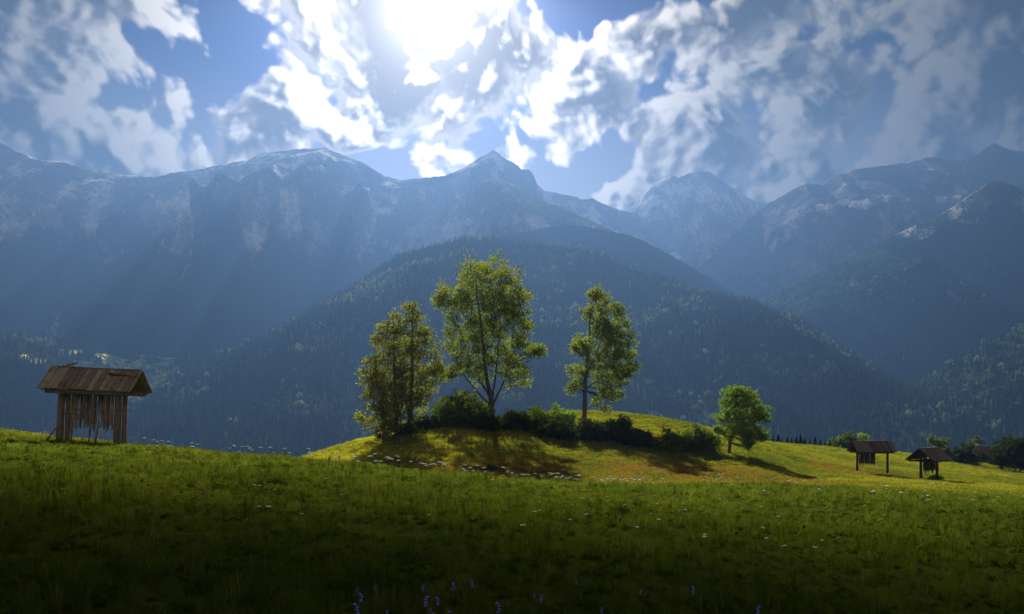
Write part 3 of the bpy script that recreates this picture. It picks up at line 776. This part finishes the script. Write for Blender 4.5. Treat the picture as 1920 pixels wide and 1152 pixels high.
def shrub(name, label, u, Y, w, h, mat, seed, group=None, dens=2.2, clump=.34, leaf=.10, cat="shrub", autumn_sun=.05, per=30):
    """a many-stemmed shrub w px wide and h px high at distance Y"""
    r = np.random.default_rng(seed); k = Y / F; o = empty(name, gpt(u, Y) + Vector((0, 0, -.08)))
    W, H = w * k / 2 * 1.45, h * k * 1.0; L = []
    for i in range(max(4, int(w / 7))):
        a = r.uniform(-1, 1); rad = min(W, H) * r.uniform(.30, .48)
        L.append((a * max(.05, W - rad), max(rad * .8, r.uniform(.3, 1.0) * (H - rad) * math.sqrt(1 - .6 * a * a)), rad, autumn_sun))
    L.append((0, H - min(W, H) * .36, min(W, H) * .36, autumn_sun))
    C, T, anch = lobed_crown(L, r, dens, clump, per, .8)
    C = C[C[:, 2] > -.1 + 0 * C[:, 2]] if False else C
    V, Fc = [], []
    for (x, y, z, rad) in anch:
        b = Vector((x * .25 + r.normal(0, .1), y * .25 + r.normal(0, .1), -.1)); A = Vector((x, y, z))
        tube(V, Fc, [b, b.lerp(A, .5) + Vector(r.normal(0, .06, 3)), A], [.05, .035, .015], 5)
    link("stem", mesh_from("stem", V, Fc, [BARK], True), o)
    link("foliage", leaves_mesh("foliage", C, T, leaf, mat, r), o)
    tag(o, label, cat, group); return o
G_H = "shrubs of the hedge along the mound"
shrub("shrub", "large pale green shrub leaning against the foot of the tallest tree", 872, 82, 84, 66, LEAF_SHRUB, 31, G_H, dens=1.7, autumn_sun=.15)
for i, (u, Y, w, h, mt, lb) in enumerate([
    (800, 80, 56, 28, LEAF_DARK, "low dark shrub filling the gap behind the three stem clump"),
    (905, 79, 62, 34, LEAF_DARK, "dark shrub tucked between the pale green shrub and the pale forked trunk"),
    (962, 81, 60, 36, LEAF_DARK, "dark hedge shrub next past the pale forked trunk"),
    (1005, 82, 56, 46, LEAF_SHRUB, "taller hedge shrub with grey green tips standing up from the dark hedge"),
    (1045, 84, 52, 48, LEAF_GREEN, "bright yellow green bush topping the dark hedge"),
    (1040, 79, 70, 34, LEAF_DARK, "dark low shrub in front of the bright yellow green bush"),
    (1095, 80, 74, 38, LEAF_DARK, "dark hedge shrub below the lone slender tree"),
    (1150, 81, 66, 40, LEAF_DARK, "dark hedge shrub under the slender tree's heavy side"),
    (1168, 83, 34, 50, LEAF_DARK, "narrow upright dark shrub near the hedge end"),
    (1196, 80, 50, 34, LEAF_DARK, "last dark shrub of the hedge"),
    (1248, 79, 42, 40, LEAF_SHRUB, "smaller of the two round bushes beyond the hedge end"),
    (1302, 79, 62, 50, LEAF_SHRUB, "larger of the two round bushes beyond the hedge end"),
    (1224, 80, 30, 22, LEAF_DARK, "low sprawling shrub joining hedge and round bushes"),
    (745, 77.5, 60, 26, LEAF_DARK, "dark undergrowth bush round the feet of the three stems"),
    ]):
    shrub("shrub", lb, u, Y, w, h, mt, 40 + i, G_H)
G_B = "bushes along the meadow's far edge"
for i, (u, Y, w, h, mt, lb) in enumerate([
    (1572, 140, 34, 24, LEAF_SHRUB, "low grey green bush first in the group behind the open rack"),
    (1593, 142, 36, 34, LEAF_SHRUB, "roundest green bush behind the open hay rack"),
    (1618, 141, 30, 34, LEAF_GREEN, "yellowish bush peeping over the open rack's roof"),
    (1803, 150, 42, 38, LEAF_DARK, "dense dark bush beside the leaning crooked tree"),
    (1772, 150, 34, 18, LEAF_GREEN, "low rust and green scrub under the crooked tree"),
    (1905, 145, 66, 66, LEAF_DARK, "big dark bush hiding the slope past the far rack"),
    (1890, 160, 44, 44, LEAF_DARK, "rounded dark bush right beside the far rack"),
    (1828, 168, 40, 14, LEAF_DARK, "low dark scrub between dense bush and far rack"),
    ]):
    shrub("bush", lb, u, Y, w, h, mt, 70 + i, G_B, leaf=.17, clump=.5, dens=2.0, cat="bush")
leafy_tree("crooked_tree", "crooked half bare little tree with tufts of leaves", (1768, 858), 150,
    [(1748, 822, 9, .2), (1757, 826, 6), (1772, 823, 6), (1774, 838, 5), (1752, 840, 6, .3), (1780, 846, 8, .4)],
    [[(1772, 862), (1764, 845), (1757, 832), (1748, 822)], [(1765, 846), (1770, 836), (1772, 823)]], LEAF_SHRUB, 90, dens=2.0, clump=.5, leaf=.17, trunk_r=.14, group=G_B)
leafy_tree("thin_tree", "thin airy tree with a bare leader close behind the far rack", (1822, 862), 172,
    [(1826, 820, 9), (1834, 826, 8), (1820, 832, 7), (1838, 838, 6), (1828, 842, 8)],
    [[(1818, 866), (1817, 830), (1816, 806)], [(1819, 850), (1826, 830), (1828, 814)]], LEAF_SHRUB, 91, dens=1.3, clump=.5, leaf=.17, trunk_r=.12, group=G_B)
# a row of little spruces on the skyline of the meadow
_spruce_mats = wood_material("young spruce green", (0.016, 0.030, 0.012), (0.040, 0.060, 0.020))
_sm = [conifer_mesh("young_spruce", 60 + i, _spruce_mats, 8, .30) for i in range(3)]
_r = random.Random(4)
for i, (u, h) in enumerate([(1441, 14), (1449, 17), (1459, 20), (1466, 15), (1476, 18), (1484, 13), (1493, 15), (1501, 20), (1509, 16), (1519, 12), (1528, 17), (1538, 12), (1547, 10), (1556, 12)]):
    Y = 138 + _r.uniform(-4, 4); o = link("young_spruce", _sm[i % 3], loc=gpt(u, Y) + Vector((0, 0, -.05)))
    s = (h + 3) * Y / F; o.scale = (s * 1.15, s * 1.15, s); o.rotation_euler = (0, 0, _r.uniform(0, 6))
    tag(o, "small dark young spruce in the row along the meadow's skyline", "young spruce", "row of young spruces on the skyline")

# ------------------------------------------------------------------ hay racks
def wood_mat(name, a, b, c=None):
    m, nt, out = new_mat(name); P = objco(nt)
    g = noise(nt, P.vm('MULTIPLY', (22, 22, 2.2)), 1, 6, .65); n = noise(nt, P, 2.5, 3, .6)
    col = mixc(nt, g.ss(.3, .7), a, b)
    if c: col = mixc(nt, n.ss(.5, .68), col, c)
    isl = nt.nodes.new('ShaderNodeNewGeometry'); k = S(nt, isl.outputs['Random Per Island'])     # each board weathered its own way
    col = mixc(nt, k.ss(0, 1) * .75, col, mixc(nt, 1.0, col, (.38, .36, .36), 'MULTIPLY'))
    principled(nt, out, col, .95, .1, bump(nt, g, .7, .02)); return m
WOOD = wood_mat("weathered timber", (0.10, 0.075, 0.055), (0.36, 0.29, 0.21))
WOOD_DK = wood_mat("dark timber", (0.030, 0.022, 0.016), (0.085, 0.062, 0.045))
ROOFW = wood_mat("weathered roof boards", (0.10, 0.078, 0.060), (0.44, 0.37, 0.30), (0.22, 0.14, 0.09))
ROOFD = wood_mat("brown roof boards", (0.060, 0.046, 0.042), (0.20, 0.155, 0.14))
ROOFR = wood_mat("red brown roof boards", (0.10, 0.045, 0.028), (0.26, 0.15, 0.10))
def box(V, Fc, c, s, R=None, jit=0):
    b = len(V)
    for dx in (-1, 1):
        for dy in (-1, 1):
            for dz in (-1, 1):
                p = Vector((dx * s[0] / 2, dy * s[1] / 2, dz * s[2] / 2))
                if R is not None: p = R @ p
                V.append(tuple(Vector(c) + p))
    for f in ((0, 1, 3, 2), (4, 6, 7, 5), (0, 4, 5, 1), (2, 3, 7, 6), (0, 2, 6, 4), (1, 5, 7, 3)): Fc.append(tuple(b + i for i in f))
def stick(V, Fc, a, b, r0, r1=None, n=6): tube(V, Fc, [a, Vector(a).lerp(Vector(b), .5), b], [r0, (r0 + (r1 or r0)) / 2, r1 or r0], n)
def roof_side(L, W, rise, side, nb, r, thick=.045, lap=.03, rows=1, z0=0.0):
    """planks running down one slope from the ridge, uneven at the eave"""
    V, Fc = [], []; n = nb; w = L / n; sl = math.hypot(W / 2, rise); ang = math.atan2(rise, W / 2)
    for layer in range(2):
        for i in range(n + (0 if layer else 1)):
            x = -L / 2 + (i + .5 - (0 if layer else .5)) * w
            if x < -L / 2 or x > L / 2: continue
            ln = sl * r.uniform(.95, 1.03) if layer else sl * .97
            off = (thick * .9) * layer + r.uniform(0, .025)
            cx, d = x, ln / 2
            y = side * d * math.cos(ang); z = rise - d * math.sin(ang)
            nrm = Vector((0, side * math.sin(ang), math.cos(ang)))
            from mathutils import Matrix
            ydir = Vector((0, side * math.cos(ang), -math.sin(ang)))
            R = Matrix((Vector((1, 0, 0)), ydir, nrm)).transposed() @ Matrix.Rotation(r.normal(0, .012), 3, 'Z')
            box(V, Fc, Vector((cx, y, z + z0)) + nrm * off, (w * (.93 if layer else .98) * r.uniform(.9, 1), ln, thick * r.uniform(.7, 1.2)), R)
    return V, Fc
def hay_rack(label, P, rotz, L, W, H, rise, inset, rmat, wmat, seed, roll=0.0, post=.14, panel=(0.1, 0.7), panel_z=(.28, .72), nb=14, ragged=.12, double=False, laths=26):
    r = np.random.default_rng(seed); o = empty("hay_rack", P, (0, roll, rotz)); eave = H - rise
    for sd in (-1, 1):
        V, Fc = roof_side(L, W, rise, sd, nb, r, z0=eave); link("roof", mesh_from("roof", V, Fc, [rmat]), o)
    V, Fc = [], []
    box(V, Fc, (0, -.05, H + .06), (L * 1.0, .2, .04)); link("ridge_board", mesh_from("ridge_board", V, Fc, [rmat]), o)
    xs = (-L / 2 + inset[0], L / 2 - inset[1])
    for x in xs:
        V, Fc = [], []; stick(V, Fc, (x + r.normal(0, .03), 0, -.4), (x, 0, H - .12), post * 1.08, post * .92, 9)
        if double: stick(V, Fc, (x + .3, .12, -.4), (x + .26, .12, eave), post * .75, post * .7, 8)
        link("post", mesh_from("post", V, Fc, [wmat], True), o)
        V, Fc = [], []; box(V, Fc, (x, 0, eave - .02), (.16, W * .84, .17)); link("cross_arm", mesh_from("cross_arm", V, Fc, [wmat]), o)
    for sd in (-1, 1):
        V, Fc = [], []; stick(V, Fc, (-L / 2 + .12, sd * W * .36, eave - .06), (L / 2 - .1, sd * W * .36, eave - .05), .13 if double else .09, .12 if double else .08, 8)
        link("purlin", mesh_from("purlin", V, Fc, [wmat], True), o)
    # rafters at both ends
    for x in (-L / 2 + .10, L / 2 - .10):
        V, Fc = [], []
        for sd in (-1, 1): stick(V, Fc, (x, 0, H - .10), (x, sd * W * .47, eave + .02 - .06), .055, .05, 6)
        link("rafter", mesh_from("rafter", V, Fc, [wmat]), o)
    # board wall hung between the posts
    x0, x1 = -L / 2 + L * panel[0], -L / 2 + L * panel[1]; V, Fc = [], []
    for i in range(laths):
        x = x0 + (x1 - x0) * (i + .5) / laths; w = (x1 - x0) / laths * (r.uniform(1.1, 2.2) if double else 1.03); zt = panel_z[1] * H; zb = panel_z[0] * H + abs(r.normal(0, ragged)) * H * (.6 if i % 3 else 1.3)
        y = r.uniform(-.06, .06) * (2.5 if double else 1); t = r.normal(0, .02 if not double else .035)
        b = len(V); k = .35 * w
        V += [(x - w / 2, y - .015, zt), (x + w / 2, y - .015, zt), (x + w / 2 + t, y - .015, zb + w), (x + t + r.uniform(-k, k), y - .015, zb - w * r.uniform(0, 2.5)), (x - w / 2 + t, y - .015, zb + w * .6)]
        V += [(p[0], p[1] + .03, p[2]) for p in V[b:b + 5]]
        Fc += [(b, b + 1, b + 2, b + 3, b + 4), (b + 9, b + 8, b + 7, b + 6, b + 5)] + [(b + q, b + 5 + q, b + 5 + (q + 1) % 5, b + (q + 1) % 5) for q in range(5)]
    link("board_wall", mesh_from("board_wall", V, Fc, [wmat]), o)
    for z in (panel_z[1] * H - .05, panel_z[0] * H + .5 * (panel_z[1] - panel_z[0]) * H):
        V, Fc = [], []; stick(V, Fc, (x0 - .35, -.09, z), (x1 + .35, -.09, z + r.normal(0, .04)), .045, .04, 6)
        link("rail", mesh_from("rail", V, Fc, [wmat], True), o)
    return tag(o, label, "hay rack", "old hay racks in the meadow")

o = hay_rack("big tumbledown hay rack with ragged hanging laths on the near meadow crest", gpt(176, 40.0, -.05), 0.0, 4.3, 2.45, 3.85, 1.1, (.44, 1.0), ROOFW, WOOD, 101,
    roll=math.radians(2.6), post=.17, panel=(.16, .72), panel_z=(.20, .72), nb=15, ragged=.12, double=True, laths=74)
r_ = np.random.default_rng(9)
for a, b, q in [((-1.55, -.12, 2.6), (-.75, -.14, 1.3), .05), ((-.75, -.12, 2.55), (-1.5, -.10, 1.5), .04), ((-2.45, -.1, 0.0), (-1.9, 0, .85), .05), ((-1.5, -.1, 1.55), (-.2, -.12, 1.6), .035), ((-1.45, -.1, 0.0), (-1.0, -.1, 1.2), .06), ((.1, -.15, -.1), (.25, -.1, 1.1), .07), ((.95, -.1, 1.15), (1.35, -.05, -.2), .05), ((-.2, -.15, -.1), (-.02, -.1, 2.6), .055), ((-1.2, .1, -.1), (-1.15, .1, 2.6), .05), ((1.2, -.1, 0), (1.22, -.1, 2.6), .045)]:
    V, Fc = [], []; stick(V, Fc, a, b, q, q * .8, 6); link("brace", mesh_from("brace", V, Fc, [WOOD], True), o)
V, Fc = [], []; stick(V, Fc, (1.2, 0, 1.9), (1.85, -.1, 1.88), .03, .02, 5); link("peg", mesh_from("peg", V, Fc, [WOOD]), o)
from mathutils import Matrix
V, Fc = [], []; box(V, Fc, (-1.55, .1, 4.0), (.95, .2, .05), Matrix.Rotation(-.30, 3, 'Y')); box(V, Fc, (-1.4, .22, 4.02), (.7, .12, .04), Matrix.Rotation(-.38, 3, 'Y')); link("loose_board", mesh_from("loose_board", V, Fc, [ROOFW]), o)
V, Fc = [], []; box(V, Fc, (1.5, -.42, 3.56), (1.3, .24, .05), Matrix.Rotation(-.75, 3, 'X') @ Matrix.Rotation(.16, 3, 'Z')); link("loose_board", mesh_from("loose_board", V, Fc, [ROOFR]), o)
hay_rack("open hay rack on two posts with a small hanging board box and reddish earth below", gpt(1634, 92, -.1), math.radians(5), 4.4, 2.5, 3.75, 1.2, (.50, .25), ROOFD, WOOD_DK, 102, post=.13, panel=(.16, .60), panel_z=(.30, .68), nb=13, ragged=.03, laths=12)
hay_rack("steep roofed hay rack with striped boards, gable end towards the meadow", gpt(1742, 86, -.1), math.radians(34), 3.7, 3.2, 3.6, 1.3, (.2, .25), ROOFD, WOOD_DK, 103, post=.14, panel=(.2, .92), panel_z=(.30, .66), nb=9, ragged=.03, laths=12)
hay_rack("small distant hay rack with a red striped roof among the dark bushes", gpt(1850, 166, -.1), math.radians(-31), 3.5, 2.4, 3.5, 1.35, (.3, .12), ROOFR, WOOD_DK, 104, post=.12, panel=(.25, .92), panel_z=(.18, .62), nb=9, ragged=.02, laths=10)

# ------------------------------------------------------------------ grass and flowers
def blade_material():
    m, nt, out = new_mat("grass blade")
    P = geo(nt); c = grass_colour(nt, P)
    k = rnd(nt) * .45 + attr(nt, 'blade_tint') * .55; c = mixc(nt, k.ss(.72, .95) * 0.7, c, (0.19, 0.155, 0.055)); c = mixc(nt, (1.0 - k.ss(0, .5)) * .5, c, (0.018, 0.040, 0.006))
    tc = mixc(nt, 1.0, c, (1.5, 1.68, 0.8), 'MULTIPLY')
    leafy_shader(nt, out, c, .58, tc); return m
BLADE = blade_material()
def grass_clump(name, seed, n, spread, lean=.35, wid=.011):
    r = np.random.default_rng(seed); V = []; Fc = []
    for i in range(n):
        a = r.uniform(0, 6.28); d = spread * math.sqrt(r.random()); x, y = d * math.cos(a), d * math.sin(a)
        h = r.uniform(.45, 1.1); f = r.uniform(0, 6.28); l = lean * h * r.uniform(.2, 1.3); fx, fy = math.cos(f), math.sin(f)
        g = r.uniform(0, 6.28); sx, sy = math.cos(g) * wid, math.sin(g) * wid; b = len(V)
        for t, w in ((0, 1), (.45, .85), (.8, .5)):
            cx, cyy, cz = x + fx * l * t * t, y + fy * l * t * t, h * t - .05
            V += [(cx - sx * w, cyy - sy * w, cz), (cx + sx * w, cyy + sy * w, cz)]
        V.append((x + fx * l, y + fy * l, h * .97))
        Fc += [(b, b + 1, b + 3, b + 2), (b + 2, b + 3, b + 5, b + 4), (b + 4, b + 5, b + 6)]
    me = mesh_from(name, V, Fc, [BLADE]); at = me.attributes.new('blade_tint', 'FLOAT', 'POINT')
    at.data.foreach_set('value', np.repeat(r.random(n), 7).astype(np.float32)); return me
def weed_clump(name, seed, kind):
    r = np.random.default_rng(seed); V, Fc, tint = [], [], []
    if kind == 'seed':                                # thin stalks with pale seed heads
        for i in range(7):
            a = r.uniform(0, 6.28); x, y = .4 * r.random() * math.cos(a), .4 * r.random() * math.sin(a); h = r.uniform(1.1, 1.8)
            tx, ty = x + r.normal(0, .15), y + r.normal(0, .15); n0 = len(V); stick(V, Fc, (x, y, 0), (tx, ty, h), .010, .007, 3)
            for q in range(9):
                z = h * (.78 + .026 * q); b = len(V); g = r.uniform(0, 6.28); d = .05 * (1 - q / 12); cx, cyy = tx + d * math.cos(g) * .6, ty + d * math.sin(g) * .6
                V += [(cx - .02, cyy, z), (cx, cyy - .02, z + .03), (cx + .02, cyy + .01, z), (cx, cyy + .02, z + .06)]; Fc.append((b, b + 1, b + 2)); Fc.append((b, b + 2, b + 3))
            tint += [.93] * (len(V) - n0)
    else:                                             # a rosette of broad dark leaves
        for i in range(16):
            a = r.uniform(0, 6.28); l = r.uniform(.4, .85); w = l * r.uniform(.16, .26); c, s_ = math.cos(a), math.sin(a); up = r.uniform(.15, .75); n0 = len(V)
            V += [(0, 0, 0), (c * l * .5 - s_ * w, s_ * l * .5 + c * w, up * l * .8), (c * l, s_ * l, up * l * .7), (c * l * .5 + s_ * w, s_ * l * .5 - c * w, up * l * .8)]
            Fc += [(n0, n0 + 1, n0 + 2), (n0, n0 + 2, n0 + 3)]; tint += [r.uniform(0, .35)] * 4
    me = mesh_from(name, V, Fc, [BLADE]); at = me.attributes.new('blade_tint', 'FLOAT', 'POINT'); at.data.foreach_set('value', np.array(tint, np.float32)); return me
NEAR = [bpy.data.objects.new("grass_weed", weed_clump("grass_weed", 3, 'seed')), bpy.data.objects.new("grass_weed", weed_clump("grass_weed", 4, 'leaf')), bpy.data.objects.new("grass_weed", weed_clump("grass_weed", 6, 'leaf'))] + [bpy.data.objects.new("grass_clump", grass_clump("grass_clump", i, 46, .55, .4, .016)) for i in range(5)]
FARG = [bpy.data.objects.new("grass_tuft", grass_clump("grass_tuft", 30 + i, 60, 1.6, .6, .045)) for i in range(4)]
def meadow_points(n, y0, y1, power, seed, wide=False):
    r = np.random.default_rng(seed); t = r.random(n)
    Y = (y0 ** power + t * (y1 ** power - y0 ** power)) ** (1 / power)
    u = r.uniform(-90, 2010, n); X = (u - 960) / F * Y + r.normal(0, .2, n)
    if wide: X = r.uniform(-1, 1, n) * (0.72 * Y + 5.0)
    return np.stack([X, Y, ground_z(X, Y)], 1), r
P, r = meadow_points(44000, 2.6, 50, 1.0, 1, True)
h = (.12 + .10 * fbm(P[:, 0] / 3, P[:, 1] / 3, 4)) * r.uniform(.4, 1.7, len(P)); h = np.clip(h, .05, .36)
w = h * np.clip(P[:, 1] / 16, .8, 1.8)
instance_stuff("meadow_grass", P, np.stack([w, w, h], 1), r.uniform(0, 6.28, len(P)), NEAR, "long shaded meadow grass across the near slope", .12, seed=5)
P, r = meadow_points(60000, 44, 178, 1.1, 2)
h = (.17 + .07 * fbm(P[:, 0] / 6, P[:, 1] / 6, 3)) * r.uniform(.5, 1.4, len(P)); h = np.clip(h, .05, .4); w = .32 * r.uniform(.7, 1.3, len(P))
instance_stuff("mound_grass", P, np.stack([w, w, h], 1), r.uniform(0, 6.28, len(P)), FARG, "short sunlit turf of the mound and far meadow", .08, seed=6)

mp, ntp, outp = new_mat("white petals"); principled(ntp, outp, (.72, .72, .66), .9, .1)
mbl, ntb, outb = new_mat("blue petals"); principled(ntb, outb, (.16, .14, .62), .8, .1)
mst, nts, outs = new_mat("flower stalk"); principled(nts, outs, (.05, .08, .02), .9, .1)
def umbel_mesh(name, seed):
    r = np.random.default_rng(seed); V, Fc = [], []; mi = []
    stick(V, Fc, (0, 0, -.05), (r.normal(0, .05), r.normal(0, .05), .93), .012, .008, 4); mi += [0] * len(Fc)
    tx, ty = V[-1][0], V[-1][1]
    for i in range(13):
        a = i * 2.4; d = .17 * math.sqrt(i / 13); x, y, z = tx + d * math.cos(a), ty + d * math.sin(a), 1.0 - d * d * 1.4
        k = len(Fc); stick(V, Fc, (tx, ty, .9), (x, y, z - .01), .005, .005, 3); mi += [0] * (len(Fc) - k)
        b = len(V); V.append((x, y, z + .025)); m_ = 7
        for q in range(m_): V.append((x + .05 * math.cos(6.28 * q / m_), y + .05 * math.sin(6.28 * q / m_), z - .006 * (q % 2)))
        Fc += [(b, b + 1 + q, b + 1 + (q + 1) % m_) for q in range(m_)]; mi += [1] * m_
    me = mesh_from(name, V, Fc, [mst, mp]); me.polygons.foreach_set('material_index', mi); return me
def bell_mesh(name, seed):
    r = np.random.default_rng(seed); V, Fc = [], []
    stick(V, Fc, (0, 0, -.05), (.04, .02, .95), .012, .008, 4); mi = [0] * len(Fc)
    for i in range(4):
        z = .7 + .1 * i; x, y = r.normal(.03, .05), r.normal(0, .05); b = len(V); V.append((x, y, z + .05))
        for q in range(6):
            V.append((x + .07 * math.cos(q * 1.047), y + .07 * math.sin(q * 1.047), z - .03 * (q % 2)))
        Fc += [(b, b + 1 + q, b + 1 + (q + 1) % 6) for q in range(6)]; mi += [1] * 6
    me = mesh_from(name, V, Fc, [mst, mbl]); me.polygons.foreach_set('material_index', mi); return me
UM = [umbel_mesh("white_umbel_flower", i) for i in range(4)]; BL = [bell_mesh("blue_bellflower", i) for i in range(2)]
rf = np.random.default_rng(77)
def flowers(n, name, meshes, urange, yrange, size, label, cat, group):
    for i in range(n):
        u, Y = rf.uniform(*urange), rf.uniform(*yrange); o = link(name, meshes[i % len(meshes)], loc=gpt(u, Y))
        s = rf.uniform(*size); o.scale = (s, s, s); o.rotation_euler = (rf.normal(0, .12), rf.normal(0, .12), rf.uniform(0, 6.28))
        tag(o, label, cat, group)
flowers(70, "white_umbel_flower", UM, (850, 1090), (31, 41), (.24, .48), "white umbel flower at the meadow crest before the tall tree's shadow", "wildflower", "white flowers below the tall tree")
flowers(40, "white_umbel_flower", UM, (1110, 1250), (31, 42), (.24, .48), "white umbel flower at the meadow crest before the slender tree's shadow", "wildflower", "white flowers below the slender tree")
flowers(26, "white_umbel_flower", UM, (250, 545), (31, 37), (.28, .5), "white umbel flower on the crest against the blue forest past the big rack", "wildflower", "white flowers beside the big rack")
flowers(30, "white_umbel_flower", UM, (560, 850), (27, 36), (.35, .6), "white umbel flower below the mound's bare sunlit end", "wildflower", "white flowers below the bare end")
flowers(46, "white_umbel_flower", UM, (300, 1560), (12, 26), (.15, .28), "white umbel flower scattered singly in the open shaded grass", "wildflower", "white flowers scattered in the near grass")
flowers(50, "white_umbel_flower", UM, (1300, 1900), (28, 70), (.3, .55), "white umbel flower in the grass before the two open racks", "wildflower", "white flowers before the open racks")
flowers(34, "blue_bellflower", BL, (620, 1500), (4.6, 8.5), (.13, .24), "small blue bellflower in the darkest nearest grass", "wildflower", "blue flowers in the near grass")
# dark leafy tussocks in the meadow
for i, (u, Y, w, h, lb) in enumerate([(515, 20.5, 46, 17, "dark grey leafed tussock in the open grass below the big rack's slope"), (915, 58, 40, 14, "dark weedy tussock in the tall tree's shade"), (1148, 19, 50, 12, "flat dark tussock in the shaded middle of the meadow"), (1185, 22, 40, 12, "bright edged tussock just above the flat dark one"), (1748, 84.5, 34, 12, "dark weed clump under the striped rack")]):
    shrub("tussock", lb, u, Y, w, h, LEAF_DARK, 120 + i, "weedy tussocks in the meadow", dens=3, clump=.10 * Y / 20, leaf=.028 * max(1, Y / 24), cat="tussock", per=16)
